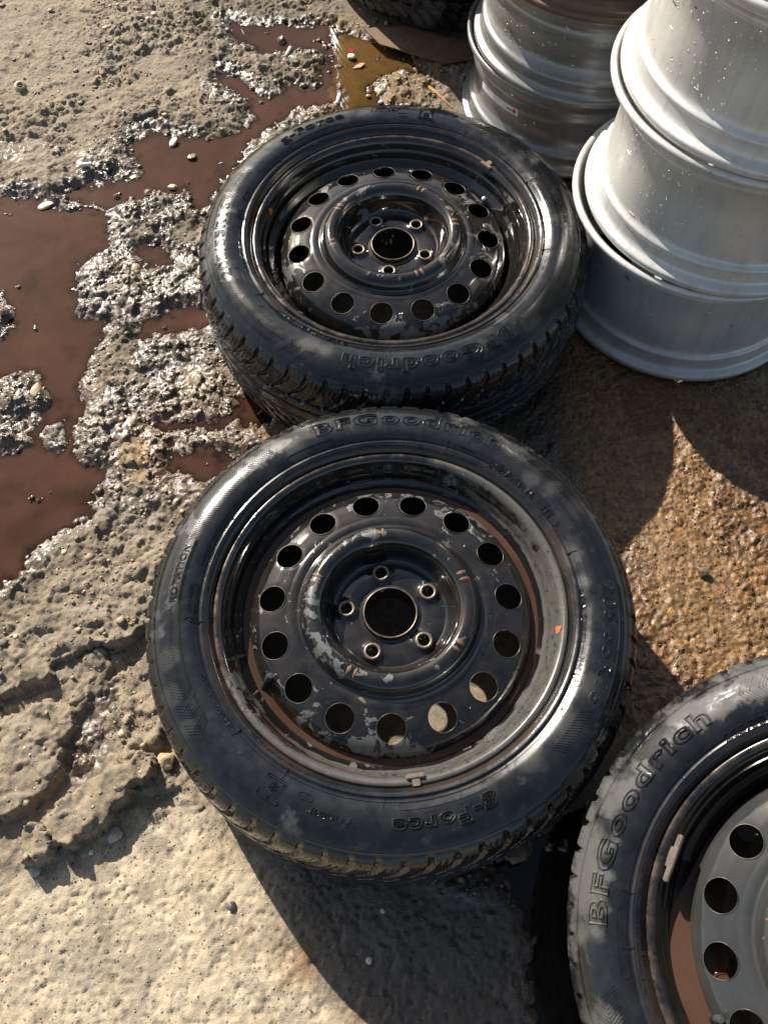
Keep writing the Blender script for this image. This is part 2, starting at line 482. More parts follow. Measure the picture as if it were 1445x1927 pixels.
def ground_fields(x, y):
    """height and material masks of the yard at world points."""
    wx = x + .050 * (fbm(x, y, 16, 5, 11) - .5) + .030 * (fbm(x, y, 70, 4, 12, .6) - .5)
    wy = y + .050 * (fbm(x, y, 16, 5, 21) - .5) + .030 * (fbm(x, y, 70, 4, 22, .6) - .5)
    pd = np.full(x.shape, 9.0)
    kindg = np.full(x.shape, 9.0)
    for k, p in PUDDLES:
        s = sdf_poly(wx, wy, p)
        pd = np.minimum(pd, s)
        if k == 'golden': kindg = np.minimum(kindg, s)
    for p in ISL:
        s = sdf_poly(wx, wy, p)
        pd = np.maximum(pd, -s)
    # small outcrops inside the large puddle
    isn = fbm(x, y, 30, 4, 77)
    pd = np.where(isn > .78, np.maximum(pd, (isn - .78) * .12), pd)

    tyres = np.minimum.reduce([np.hypot(x - c[0], y - c[1]) - r for c, r in
                               ((T1C, .30), (T2C, .30), (T3C, .30), (WC, .23), (GC, .22), (BC, .31))])
    clear = sstep(-.01, .05, tyres)                     # 0 underneath things that rest on the yard
    smooth = sstep(.01, -.03, sdf_poly(wx, wy, SMOOTH))
    rightw = sstep(.0, .18, x + .35 * (y - .1) - .18 + .08 * (fbm(x, y, 5, 3, 5) - .5))
    rightw = rightw * sstep(1.25, .9, y) * sstep(1.5, 1.0, x) * sstep(-1.6, -.9, y)

    big = fbm(x, y, 3.2, 3, 1) - .5
    mid = fbm(x, y, 14, 4, 2) - .5
    sml = fbm(x, y, 55, 4, 3) - .5
    d1, d2, idv = worley(x + .006 * (fbm(x, y, 60, 2, 8) - .5), y + .006 * (fbm(x, y, 60, 2, 9) - .5), 95, 4)
    stone = np.clip(1 - d1 / .62, 0, 1) ** .6 * (.25 + .75 * idv)
    e1, e2, ide = worley(x, y, 34, 6)
    stone2 = np.clip(1 - e1 / .55, 0, 1) ** .6 * np.where(ide > .62, (ide - .62) / .38, 0)
    pit = np.clip((fbm(x, y, 48, 4, 31) - .56) / .2, 0, 1)
    pit2 = np.clip((fbm(x, y, 20, 3, 33) - .60) / .2, 0, 1)

    wetd = sstep(.055, .0, pd) * (1 - rightw)
    flat = sstep(.50, .62, fbm(x, y, 7, 4, 29)) * (1 - smooth) * (1 - sstep(.12, .02, pd) * (1 - rightw))
    rough = (1 - smooth) * (1 - .5 * rightw) * (1 - .62 * flat)
    rough = np.clip(rough, .16, 1)
    h = big * .010 + mid * .016 * rough + sml * .0095 * rough
    h = h + (stone * .0045 + stone2 * .006) * (rough ** 1.5) * (.6 - .15 * wetd)
    h = h - pit * .0012 * rough - pit2 * .002 * rough
    rid = 1 - 2 * np.abs(fbm(x + .01 * mid, y, 42, 4, 35) - .5)
    h = h + (rid - .75) * .0062 * rough * (.4 + 1.2 * sstep(.35, .65, fbm(x, y, 6, 3, 38)))
    f1, f2, idf = worley(x + .004 * sml, y + .004 * mid, 190, 14)
    h = h + np.clip(rightw - .2, 0, 1) * (np.clip(1 - f1 / .6, 0, 1) ** .5 * (idf - .3) * .0042 - .0012)
    h = h + (np.clip(1 - f1 / .6, 0, 1) ** .5 * (idf - .25) * .0030 + (fbm(x, y, 240, 2, 36) - .5) * .0036) * np.clip(rough + .05, 0, 1)
    h = np.where(wetd > 0, h * (1 - .2 * wetd) + .001 * wetd, h)
    h = h + smooth * ((fbm(x, y, 60, 4, 39) - .5) * .0017 + (fbm(x, y, 190, 2, 40) - .5) * .0024)
    # angular broken lumps, tilted facets
    k1, k2, kid = worley(x + .012 * sml, y + .012 * mid, 44, 15)
    ang = kid * 6.283
    lump = rough * (1 - smooth)
    h = h + lump * np.where(kid > .45, (kid - .45) * .012 * np.clip((k2 - k1) * 4, 0, 1) * (1 + .9 * np.cos(ang) * (x * 44 % 1 - .5)), 0)
    h = h + .004 * (1 - smooth) * (1 - rightw)
    # puddle basins
    edge = sstep(-.030, .034, pd)
    bas = -.0110 + .013 * (fbm(x, y, 18, 5, 51) - .5) + .003 * sml
    h = h * (1 - .45 * sstep(.05, .0, pd)) + .002 * sstep(.06, .02, pd)
    h = bas * (1 - edge) + h * edge
    # broken slab steps bottom-left
    jag = .024 * (fbm(x, y, 45, 5, 61, .6) - .5)
    jx, jy = x + jag, y + .024 * (fbm(x, y, 45, 5, 62, .6) - .5)

    def plate(poly, top, w=.0016):
        return top * sstep(w, -w, sdf_poly(jx, jy, poly))
    step = np.zeros(x.shape)
    for poly, top in ((SA, .024), (SM, .021), (SF, .012), (SB, .030), (SC, .028), (SR, .010)):
        step = np.maximum(step, plate(poly, top))
    ch = sstep(.012, -.012, sdf_poly(jx, jy, CH))
    step = step * (1 - .85 * ch)
    led = np.clip(step / .012, 0, 1)
    h = h * (1 - .35 * led)
    q1, q2, qid = worley(x + .01 * mid, y + .01 * sml, 30, 72)
    h = h + step + (.008 * (fbm(x, y, 38, 5, 71, .6) - .5) + .009 * (qid - .5) * np.clip((q2 - q1) * 6, 0, 1)) * np.clip(step / .012, 0, 1)
    # long fine scratches and cracks in the smooth slab
    cr = np.abs(fbm(x, y, 5, 5, 81, .55) - .5)
    h = h - .0022 * sstep(.007, .0, cr) * smooth * sstep(.5, .56, fbm(x, y, 4, 2, 82))
    sp_ = np.clip((fbm(x, y, 90, 3, 83) - .64) / .08, 0, 1)
    h = h - .0022 * sp_ * smooth
    h = np.where(tyres < .05, h * clear + np.minimum(h, .0) * (1 - clear), h)
    h = np.where(tyres < -.02, np.minimum(h, -.001), h)
    far = sstep(1.9, 3.2, np.hypot(x, y - .6))
    h = h * (1 - far) + far * .0
    # masks
    n1 = fbm(x, y, 9, 4, 91)
    wet = np.clip(sstep(.038, -.004, pd + .06 * (n1 - .5)), 0, 1)
    leftzone = sstep(-.16, -.26, x) * sstep(.18, .30, y) * sstep(1.12, .95, y)
    wet = np.maximum(wet, leftzone * np.clip((fbm(x, y, 12, 4, 95) - .40) / .08, 0, 1) * .9)
    wet = np.maximum(wet, sstep(.95, .7, y) * .0)
    wet = np.maximum(wet, rightw * (.72 + .28 * (n1 > .5)))
    wet = np.maximum(wet, ch * .9)
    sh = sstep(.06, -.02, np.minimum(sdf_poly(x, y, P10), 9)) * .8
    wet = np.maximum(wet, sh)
    wet = np.maximum(wet, .95 * sstep(.05, -.06, sdf_poly(wx, wy, [(-.20, -.24), (.3, -.2), (.3, -.7), (.06, -.7), (-.06, -.46)])))  # wetness painted in the outline of the centre tyre's shadow, deepening its shade
    mott = np.clip((fbm(x, y, 22, 4, 97) - .62) / .06, 0, 1)
    wet = np.maximum(wet, mott * .35 * smooth)
    och = sstep(.05, -.05, sdf_poly(wx, wy, OCHRE)) * (.75 + .6 * (fbm(x, y, 8, 3, 92)))
    och = np.maximum(och, sstep(.03, -.03, sdf_poly(wx, wy, OCH2)) * np.clip((fbm(x, y, 28, 4, 93) - .42) / .2, 0, 1) * .9)
    och = np.maximum(och, sstep(.08, -.02, kindg) * .9)
    och = np.maximum(och, sstep(.1, .0, np.hypot(x + .3, y - .38) - .08) * .6)
    mud = sstep(.032, -.012, pd + .03 * (n1 - .5))
    ochm = np.clip(och * 1.3, 0, 1)
    damp_shade = np.clip(rightw * 1.2, 0, 1) * (1 - ochm) + .9 * sstep(.05, -.06, sdf_poly(wx, wy, [(-.20, -.24), (.3, -.2), (.3, -.7), (.06, -.7), (-.06, -.46)]))  # painted shade: shadowed ground right of the wheels and the centre tyre's shadow
    global _DST, _FLAT
    _FLAT = flat
    damp_shade = np.maximum(damp_shade, (1 - rightw) * (1 - smooth) * .62 * sstep(.11, .01, pd + .22 * (fbm(x, y, 10, 4, 98) - .5)))
    _DST = np.clip(damp_shade, 0, 1)
    return h, np.clip(wet, 0, 1), np.clip(och, 0, 1), smooth, mud, pd


def build_ground():
    st = .0026
    xi = np.arange(-1.02, .98, st)
    yi = np.arange(-.56, 1.80, st)

    def extend(a, far_lo, far_hi):
        lo, s, v = [], st, a[0]
        while v > far_lo:
            s *= 1.35
            v -= s
            lo.append(v)
        hi, s, v = [], st, a[-1]
        while v < far_hi:
            s *= 1.35
            v += s
            hi.append(v)
        return np.concatenate([lo[::-1], a, hi])
    xs, ys = extend(xi, -60, 60), extend(yi, -60, 60)
    X, Y = np.meshgrid(xs, ys, indexing='ij')
    h, wet, och, smo, mud, pd = ground_fields(X, Y)
    dst = _DST
    P = np.stack([X, Y, h], -1)
    t = NT('yard_concrete')
    v = t.coord()
    n1 = t.noise(9, 6, .6, .2, v)
    n2 = t.noise(70, 6, .68, .1, v)
    n3 = t.noise(420, 4, .65, 0, v)
    dry = t.mix(t.ramp(n1, [(.32, 0), (.68, 1)]), (.19, .150, .104), (.29, .232, .160))
    dry = t.mix(t.ramp(n2, [(.36, 1), (.52, 0)]), dry, (.13, .105, .08))
    dry = t.mix(t.ramp(n3, [(.56, 0), (.68, .6)]), dry, (.40, .33, .24))
    dry = t.mix(t.ramp(n3, [(.30, .55), (.42, 0)]), dry, (.13, .11, .09))
    vor = t.n('ShaderNodeTexVoronoi')
    vor.inputs['Scale'].default_value = 210
    t.l(v, vor.inputs['Vector'])
    spv = t.n('ShaderNodeSeparateColor')
    t.l(vor.outputs['Color'], spv.inputs[0])
    peb = t.ramp(spv.outputs[0], [(.0, (.75, .72, .70)), (.5, (1, 1, 1)), (.8, (1.1, 1.03, .9)), (1, (1.25, 1.15, 1.0))])
    dry = t.mix(t.ramp(t.noise(4.5, 5, .6, .8, v), [(.42, 0), (.62, .75)]), dry, t.mix(n2, (.16, .132, .098), (.285, .238, .178)))
    dry = t.mix(.6, dry, t.mix(1.0, dry, peb, 'MULTIPLY'))
    smf = t.attr('smooth_slab')
    slab = t.mix(t.ramp(n1, [(.35, 0), (.65, 1)]), (.40, .325, .225), (.50, .41, .285))
    slab = t.mix(t.ramp(n2, [(.34, .7), (.5, 0)]), slab, (.25, .21, .165))
    slab = t.mix(t.ramp(n3, [(.58, 0), (.70, .45)]), slab, (.56, .47, .33))
    slab = t.mix(t.ramp(n3, [(.28, .6), (.40, 0)]), slab, (.20, .165, .13))
    v2 = t.n('ShaderNodeTexVoronoi')
    v2.inputs['Scale'].default_value = 170
    t.l(v, v2.inputs['Vector'])
    sp2 = t.n('ShaderNodeSeparateColor')
    t.l(v2.outputs['Color'], sp2.inputs[0])
    slab = t.mix(t.math('MULTIPLY', t.ramp(sp2.outputs[0], [(.78, 0), (.82, 1)]), t.ramp(v2.outputs['Distance'], [(.25, .8), (.42, 0)])), slab, (.13, .105, .085))
    slab = t.mix(t.math('MULTIPLY', t.ramp(sp2.outputs[1], [(.78, 0), (.82, 1)]), t.ramp(v2.outputs['Distance'], [(.2, .7), (.4, 0)])), slab, (.55, .49, .40))
    slab = t.mix(t.ramp(t.noise(28, 6, .7, .5, v), [(.30, .6), (.45, 0)]), slab, (.235, .185, .125))
    slab = t.mix(t.ramp(t.noise(13, 7, .68, .9, v), [(.40, .7), (.50, 0)]), slab, t.mix(n2, (.19, .155, .115), (.27, .22, .16)))
    slab = t.mix(t.ramp(t.noise(3.2, 5, .6, .8, v), [(.50, 0), (.68, .6)]), slab, (.42, .32, .17))
    c = t.mix(smf, dry, slab)
    oc = t.mix(t.ramp(n2, [(.35, 0), (.65, 1)]), (.215, .118, .042), (.46, .275, .105))
    c = t.mix(t.math('MULTIPLY', t.attr('ochre'), t.ramp(n2, [(.25, .8), (.6, 1)])), c, oc)
    wetf = t.attr('wet')
    wm = t.math('MULTIPLY', wetf, t.ramp(n2, [(.28, .8), (.5, 1)]))
    c = t.mix(wm, c, t.mix(1.0, c, (.38, .315, .255), 'MULTIPLY'))
    c = t.mix(t.attr('damp_and_shade'), c, t.mix(1.0, c, (.42, .40, .38), 'MULTIPLY'))  # darkens puddle damp and the painted wheel shadows alike
    c = t.mix(1.0, c, t.mix(t.math('MULTIPLY', t.attr('ochre'), .9), 1.0, t.ramp(sp2.outputs[2], [(0, (.55, .52, .5)), (.35, (.85, .85, .85)), (.75, (1.1, 1.08, 1.0)), (1, (1.45, 1.3, 1.1))])), 'MULTIPLY')
    c = t.mix(t.math('MULTIPLY', t.attr('mud'), .72), c, t.mix(n2, (.085, .052, .036), (.15, .10, .07)))
    rg = t.mix(t.ramp(wm, [(.25, 0), (.75, 1)]), .88, t.ramp(n3, [(.3, .15), (.7, .32)]))
    bc = t.bump(n3, .6, .0009)
    b = t.bump(n3, .8, .0016)
    b = t.bump(n2, .32, .003, b)
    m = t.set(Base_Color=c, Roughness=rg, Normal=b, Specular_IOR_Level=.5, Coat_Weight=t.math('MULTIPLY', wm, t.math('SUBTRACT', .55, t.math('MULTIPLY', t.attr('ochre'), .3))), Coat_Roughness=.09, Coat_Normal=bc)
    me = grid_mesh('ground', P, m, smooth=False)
    for nm, a in (('wet', wet), ('ochre', och), ('smooth_slab', smo), ('mud', mud), ('damp_and_shade', dst)):
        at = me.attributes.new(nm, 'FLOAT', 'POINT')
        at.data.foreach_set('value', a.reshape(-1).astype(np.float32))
    o = obj('ground', me)
    tag(o, kind='structure')
    return o


def water_material(name, col, opac, clear=.0065):
    t = NT(name)
    nt = t.t
    nt.nodes.remove(t.bsdf)
    n = t.noise(38, 3, .5)
    nb = t.bump(n, .05, .002)
    dif = t.n('ShaderNodeBsdfDiffuse')
    cl = t.mix(t.ramp(t.noise(5, 6, .62, .8), [(.32, 0), (.68, 1)]), tuple(x * .66 for x in col), (col[0] * 1.25, col[1] * 1.25, col[2] * 1.3))
    t.l(cl, dif.inputs[0])
    tr = t.n('ShaderNodeBsdfTransparent')
    tr.inputs[0].default_value = (min(1, col[0] * 6), min(1, col[1] * 6), min(1, col[2] * 6), 1)
    m1 = t.n('ShaderNodeMixShader')
    dp = t.math('DIVIDE', t.attr('depth'), clear)
    dp = t.math('ADD', dp, t.math('MULTIPLY', t.math('SUBTRACT', t.noise(40, 5, .6, .3), .5), .5))
    t.l(t.math('MULTIPLY', t.ramp(dp, [(.0, .15), (.45, .70), (1, 1)]), opac), m1.inputs[0])
    t.l(tr.outputs[0], m1.inputs[1])
    t.l(dif.outputs[0], m1.inputs[2])
    gl = t.n('ShaderNodeBsdfGlossy')
    gl.inputs['Roughness'].default_value = .02
    t.l(nb, gl.inputs['Normal'])
    fr = t.n('ShaderNodeFresnel')
    fr.inputs[0].default_value = 1.33
    t.l(nb, fr.inputs['Normal'])
    m2 = t.n('ShaderNodeMixShader')
    t.l(fr.outputs[0], m2.inputs[0])
    t.l(m1.outputs[0], m2.inputs[1])
    t.l(gl.outputs[0], m2.inputs[2])
    t.l(m2.outputs[0], t.out.inputs['Surface'])
    return t.m


MAT_WATER = {'brown': water_material('muddy_water', (.064, .030, .018), .95),
             'golden': water_material('rusty_clear_water', (.16, .09, .03), .6),
             'dark': water_material('dark_water', (.05, .04, .03), .3)}


MAT_POOL = water_material('muddy_water_in_rim', (.085, .045, .028), .92)


def build_puddle(kind, poly):
    p = np.array(poly)
    x0, y0 = p.min(0) - .05
    x1, y1 = p.max(0) + .05
    s = .004
    xs, ys = np.arange(x0, x1, s), np.arange(y0, y1, s)
    X, Y = np.meshgrid(xs, ys, indexing='ij')
    wv = (.02 if kind != 'golden' else .07) * (fbm(X, Y, 22, 4, 141) - .5)
    inside = sdf_poly(X + wv, Y - wv, poly) < (.03 if kind != 'golden' else .006)
    idx = -np.ones(X.shape, int)
    verts, faces = [], []
    for i in range(len(xs) - 1):
        for j in range(len(ys) - 1):
            if inside[i, j] and inside[i + 1, j] and inside[i, j + 1] and inside[i + 1, j + 1]:
                q = []
                for a, b in ((i, j), (i + 1, j), (i + 1, j + 1), (i, j + 1)):
                    if idx[a, b] < 0:
                        idx[a, b] = len(verts)
                        verts.append((xs[a], ys[b], 0))
                    q.append(int(idx[a, b]))
                faces.append(q)
    me = mesh_from('puddle', verts, faces, MAT_WATER[kind])
    va = np.array(verts)
    gh = ground_fields(va[:, 0][None], va[:, 1][None])[0][0]
    at = me.attributes.new('depth', 'FLOAT', 'POINT')
    at.data.foreach_set('value', np.clip(ZW - gh, 0, 1).astype(np.float32))
    o = obj('puddle', me, loc=(0, 0, ZW))
    tag(o, kind='structure')
    return o


GROUND = build_ground()
for n_, (k, p) in enumerate(PUDDLES):
    po = build_puddle(k, p)
    po.location.z = ZW + .00007 * n_


def ground_z(x, y):
    return float(ground_fields(np.array([[x]]), np.array([[y]]))[0][0, 0])


# ------------------------------------------------------------------ wheel meshes (local z=0 is the ground, axis z)
ZM = .107            # mid plane of a tyre lying flat
SIDE = smooth_profile([(.2125, .1835), (.2195, .1905), (.2245, .2000), (.2290, .2060), (.2340, .2085), (.2375, .2075), (.2400, .2085),
                       (.2480, .2125), (.2560, .2140), (.2640, .2140), (.2740, .2120), (.2840, .2080), (.2920, .2030), (.2970, .1985), (.2990, .1965)], 4)


def side_z(r):
    return np.interp(r, SIDE[:, 0], SIDE[:, 1])


def build_tyre_meshes():
    up = SIDE
    low = np.stack([up[::-1, 0], 2 * ZM - up[::-1, 1]], 1)
    carcass = np.array([(.3030, .185), (.3050, .16), (.3055, ZM), (.3050, 2 * ZM - .16), (.3030, 2 * ZM - .185)])
    prof = np.vstack([up, carcass, low])
    prof = prof[::-1]
    side = revolve('tyre', prof, 300, None, sharp=60)
    # tread with carved grooves
    sh = smooth_profile([(.2965, .1990), (.3010, .1955), (.3055, .1905), (.3090, .1840), (.3115, .1750), (.3135, .160), (.3150, .140), (.3160, .122), (.3163, ZM)], 5)
    seg = np.r_[0, np.cumsum(np.hypot(*np.diff(sh, axis=0).T))]
    m = 37
    ss = np.linspace(0, seg[-1], m)
    half = np.stack([np.interp(ss, seg, sh[:, 0]), np.interp(ss, seg, sh[:, 1])], 1)
    lowh = np.stack([half[:-1, 0], 2 * ZM - half[:-1, 1]], 1)[::-1]
    pr = np.vstack([half, lowh])
    tan = np.gradient(pr, axis=0)
    tan /= np.linalg.norm(tan, axis=1)[:, None]
    nor = np.stack([-tan[:, 1], tan[:, 0]], 1)
    N = 1260
    th = np.linspace(0, 2 * PI, N, endpoint=False)
    arc = np.r_[0, np.cumsum(np.hypot(*np.diff(pr, axis=0).T))]
    arc = np.abs(arc - arc[-1] / 2)              # 0 at the centre line, grows to the shoulders
    amax = arc.max()
    sgn = np.sign(pr[:, 1] - ZM)
    NB = 64
    P_ = 2 * PI * .316 / NB
    s = th[:, None] * .316
    u = arc[None, :] / amax
    sweep = .085 * np.clip((.86 - u) / .86, 0, 1) ** 1.7
    off = np.where(sgn[None, :] >= 0, 0, .5 * P_)
    ph = ((s + sweep + off) / P_) % 1.0
    dist = np.abs(ph - .5) * P_
    wdt = .0012 + .0022 * sstep(.3, .65, u) * (1 - .55 * sstep(.84, .95, u))
    slope = np.sqrt(1 + (.085 * 1.7 / .86 * np.clip((.86 - u) / .86, 0, 1) ** .7 / amax) ** 2)
    g = sstep(wdt + .0011, wdt - .0002, dist / slope)
    gd = .0050 * g * sstep(.12, .3, u) * sstep(.985, .90, u)
    # circumferential channels
    cc = sstep(.0034, .0024, np.abs(arc - .034)) + sstep(.0030, .002, np.abs(arc - .012))
    gd = np.maximum(gd, .0062 * np.clip(cc, 0, 1)[None, :])
    # thin sipes
    ph2 = ((s + sweep * .8 + off + .0006 * np.sin(arc * 900)[None, :]) / (P_ / 4)) % 1.0
    sp = sstep(.075, .02, np.abs(ph2 - .5) * 1.0) * sstep(.25, .4, u) * sstep(.93, .86, u)
    gd = np.maximum(gd, .0016 * sp)
    # rows of dimples on the shoulder blocks
    dm = np.sin(s * 2 * PI / (P_ / 5)) * np.sin(arc * 2 * PI / .0062)[None, :]
    gd = np.maximum(gd, .0005 * sstep(.35, .8, dm) * sstep(.885, .90, u) * sstep(.955, .94, u))
    R = pr[None, :, 0] - gd * nor[None, :, 0] * np.sign(nor[None, :, 0] + 1e-9)
    Z = pr[None, :, 1] - gd * nor[None, :, 1] * np.sign((nor * np.sign(nor[:, :1] + 1e-9))[None, :, 0] + 1e-9) * np.sign(nor[None, :, 0] + 1e-9)
    Pn = np.stack([np.cos(th)[:, None] * R, np.sin(th)[:, None] * R, np.broadcast_to(Z, R.shape)], -1)
    tread = grid_mesh('tread', Pn, None, wrap_u=True, sharp=38, flip=True)
    return side, tread


TYRE_ME, TREAD_ME = build_tyre_meshes()


class Ribs:
    """little raised strips that follow the sidewall."""
    def __init__(s): s.v, s.f = [], []

    def strip(s, pts, w=.0007, h=.0007, closed=False):
        h *= 1.5
        pts = [np.array(p, float) for p in pts]      # (r, theta) polar
        n = len(pts)
        xy = np.array([(p[0] * math.cos(p[1]), p[0] * math.sin(p[1])) for p in pts])
        b0 = len(s.v)
        for i in range(n):
            a = xy[(i - 1) % n] if (closed or i > 0) else xy[i]
            c = xy[(i + 1) % n] if (closed or i < n - 1) else xy[i]
            t = (c - a) / (np.linalg.norm(c - a) + 1e-12)
            nn = np.array([-t[1], t[0]])
            for off, hh in ((-w, -.0006), (-w * .45, h), (w * .45, h), (w, -.0006)):
                q = xy[i] + nn * off
                s.v.append((q[0], q[1], float(side_z(np.hypot(*q))) + hh))
        m = n if closed else n - 1
        for i in range(m):
            j = (i + 1) % n
            for k in range(3):
                s.f.append((b0 + i * 4 + k, b0 + j * 4 + k, b0 + j * 4 + k + 1, b0 + i * 4 + k + 1))
        if not closed:
            s.f.append((b0, b0 + 1, b0 + 2, b0 + 3))
            e = b0 + (n - 1) * 4
            s.f.append((e + 3, e + 2, e + 1, e))

    def arc(s, r, a0, a1, w=.0006, h=.0006, n=None):
        n = n or max(3, int(abs(a1 - a0) / .03))
        s.strip([(r, a0 + (a1 - a0) * i / (n - 1)) for i in range(n)], w, h)

    def mesh(s, name): return mesh_from(name, s.v, s.f, None, True, 50)


D = PI / 180


def rrect(r0, r1, a0, a1, k=4):
    """rounded rectangle in (r, theta)."""
    rr = min(r1 - r0, .26 * abs(a1 - a0)) * .3
    ra = rr / ((r0 + r1) / 2) * (1 if a1 > a0 else -1)
    out = []
    for (cr, ca, st) in ((r1 - rr, a1 - ra, 0), (r1 - rr, a0 + ra, 90), (r0 + rr, a0 + ra, 180), (r0 + rr, a1 - ra, 270)):
        for i in range(k + 1):
            q = (st + 90 * i / k) * D
            out.append((cr + rr * math.cos(q), ca + ra * math.sin(q)) if False else (cr + rr * math.sin(q + PI / 2 if False else PI / 2 - q), ca + ra * math.sin(q)) if st == 0 else
                       (cr + rr * math.cos(q), ca + ra * math.sin(q)))
    return out


def text_meshes(specs):
    """text -> mesh bent round the sidewall: (body, centre angle deg, span deg or None, r_base, cap height, outline, fill)."""
    jobs = []
    for sp in specs:
        for mode in ('outline', 'fill'):
            if not sp[mode]: continue
            cu = bpy.data.curves.new('lettering', 'FONT')
            cu.body = sp['t']
            cu.size = 1.0
            cu.resolution_u = 3
            cu.space_character = sp.get('sp', 1.05)
            cu.shear = sp.get('shear', 0.0)
            cu.offset = sp.get('bold', 0.0)
            if mode == 'outline':
                cu.fill_mode = 'NONE'
                cu.bevel_depth = sp['outline'] / (sp['h'] / .72)
                cu.bevel_resolution = 0
            else:
                cu.fill_mode = 'FRONT'
                cu.extrude = .02
            o = bpy.data.objects.new('lettering_curve', cu)
            COL.objects.link(o)
            jobs.append((sp, mode, o))
    bpy.context.view_layer.update()
    dg = bpy.context.evaluated_depsgraph_get()
    V, F = [], []
    for sp, mode, o in jobs:
        me = bpy.data.meshes.new_from_object(o.evaluated_get(dg))
        co = np.zeros(len(me.vertices) * 3)
        me.vertices.foreach_get('co', co)
        co = co.reshape(-1, 3)
        if len(co) == 0: continue
        if 'ext' not in sp:
            sp['ext'] = (co[:, 0].min(), co[:, 0].max())
        x0, x1 = sp['ext']
        k = sp['h'] / .72
        r0 = sp['r'] + sp['h'] * .5
        span = sp.get('span')
        kx = (span * D * r0) / (x1 - x0) if span else k
        th = sp['a'] * D - (co[:, 0] - (x0 + x1) / 2) * kx / r0
        rr = sp['r'] + co[:, 1] * k
        if mode == 'outline':
            z = side_z(rr) + np.clip(co[:, 2] * k, -.0006, 1) * sp.get('hz', 1.5)
        else:
            z = side_z(rr) + np.where(co[:, 2] > 0, sp.get('fh', .00045), -.0006)
        b0 = len(V)
        V += list(zip(rr * np.cos(th), rr * np.sin(th), z))
        F += [tuple(b0 + i for i in p.vertices) for p in me.polygons]
        bpy.data.meshes.remove(me)
    for sp, mode, o in jobs:
        cu = o.data
        bpy.data.objects.remove(o)
        bpy.data.curves.remove(cu)
    return V, F


SPECS = [
    dict(t='BFGoodrich', a=84.4, span=57, r=.2610, h=.0195, outline=.0013, fill=True, bold=.02, sp=1.16, fh=.0005),
    dict(t='g-Force', a=-76.5, span=27, r=.2595, h=.016, outline=.0012, fill=False, bold=.012, sp=1.12),
    dict(t='Winter', a=-104.6, span=12.5, r=.2625, h=.0095, outline=.0007, fill=True, bold=.01),
    dict(t='205/55R16', a=-12.0, span=34, r=.2635, h=.0165, outline=.0007, fill=False, sp=1.1),
    dict(t='205/55R16', a=47.0, span=18.5, r=.2355, h=.0088, outline=.0007, fill=True, sp=1.1),
    dict(t='91T', a=31.5, span=5.0, r=.2370, h=.0080, outline=.0007, fill=True, sp=1.1),
    dict(t='ROTATION', a=171.5, span=17, r=.2670, h=.0085, outline=.0007, fill=True, sp=1.15),
    dict(t='DANGER', a=178.5, span=9, r=.2475, h=.0052, outline=.0005, fill=True, sp=1.15),
    dict(t='WARNING', a=179.0, span=10, r=.2395, h=.0052, outline=.0005, fill=True, sp=1.15),
    dict(t='RADIAL TUBELESS', a=-4.5, span=17, r=.2370, h=.0052, outline=.0005, fill=True, sp=1.15),
    dict(t='M+S', a=-19.5, span=4.5, r=.2390, h=.0060, outline=.0005, fill=True, sp=1.15),
    dict(t='R', a=-25.0, r=.2400, h=.0058, outline=.0005, fill=True),
    dict(t='e', a=-34.0, r=.2400, h=.0062, outline=.0005, fill=True),
    dict(t='B5WC A40X', a=-149.0, span=18, r=.2390, h=.0062, outline=.0005, fill=True, sp=1.15)]
LETTER_ME = []
for sp_ in SPECS:
    v_, f_ = text_meshes([sp_])
    LETTER_ME.append(mesh_from('raised_lettering', v_, f_, None, False))


def chevron_mesh():
    rb = Ribs()

    def band(a0, a1, rin=.2595, rout=.2865, rmid=.2730, step=.82, skip=()):
        a = a0
        while a < a1:
            if not any(lo < a < hi for lo, hi in skip):
                lean = 2.1
                rb.strip([(rin, (a - lean) * D), (rmid, a * D)], .00045, .0006)
                rb.strip([(rmid, a * D), (rout, (a - lean) * D)], .00045, .0006)
            a += step
    band(127, 162)
    band(162.5, 181, rin=.2790)
    band(162.5, 181, rout=.2640, rmid=.2640)
    band(181.5, 207)
    band(209, 212.5)
    band(214.5, 217.5)
    band(-43, -30)
    band(-29.5, 6, rin=.2830, rmid=.2840, rout=.2900)
    band(7, 37)
    band(39.5, 43)
    band(45, 48)
    return rb.mesh('chevron_ribs')


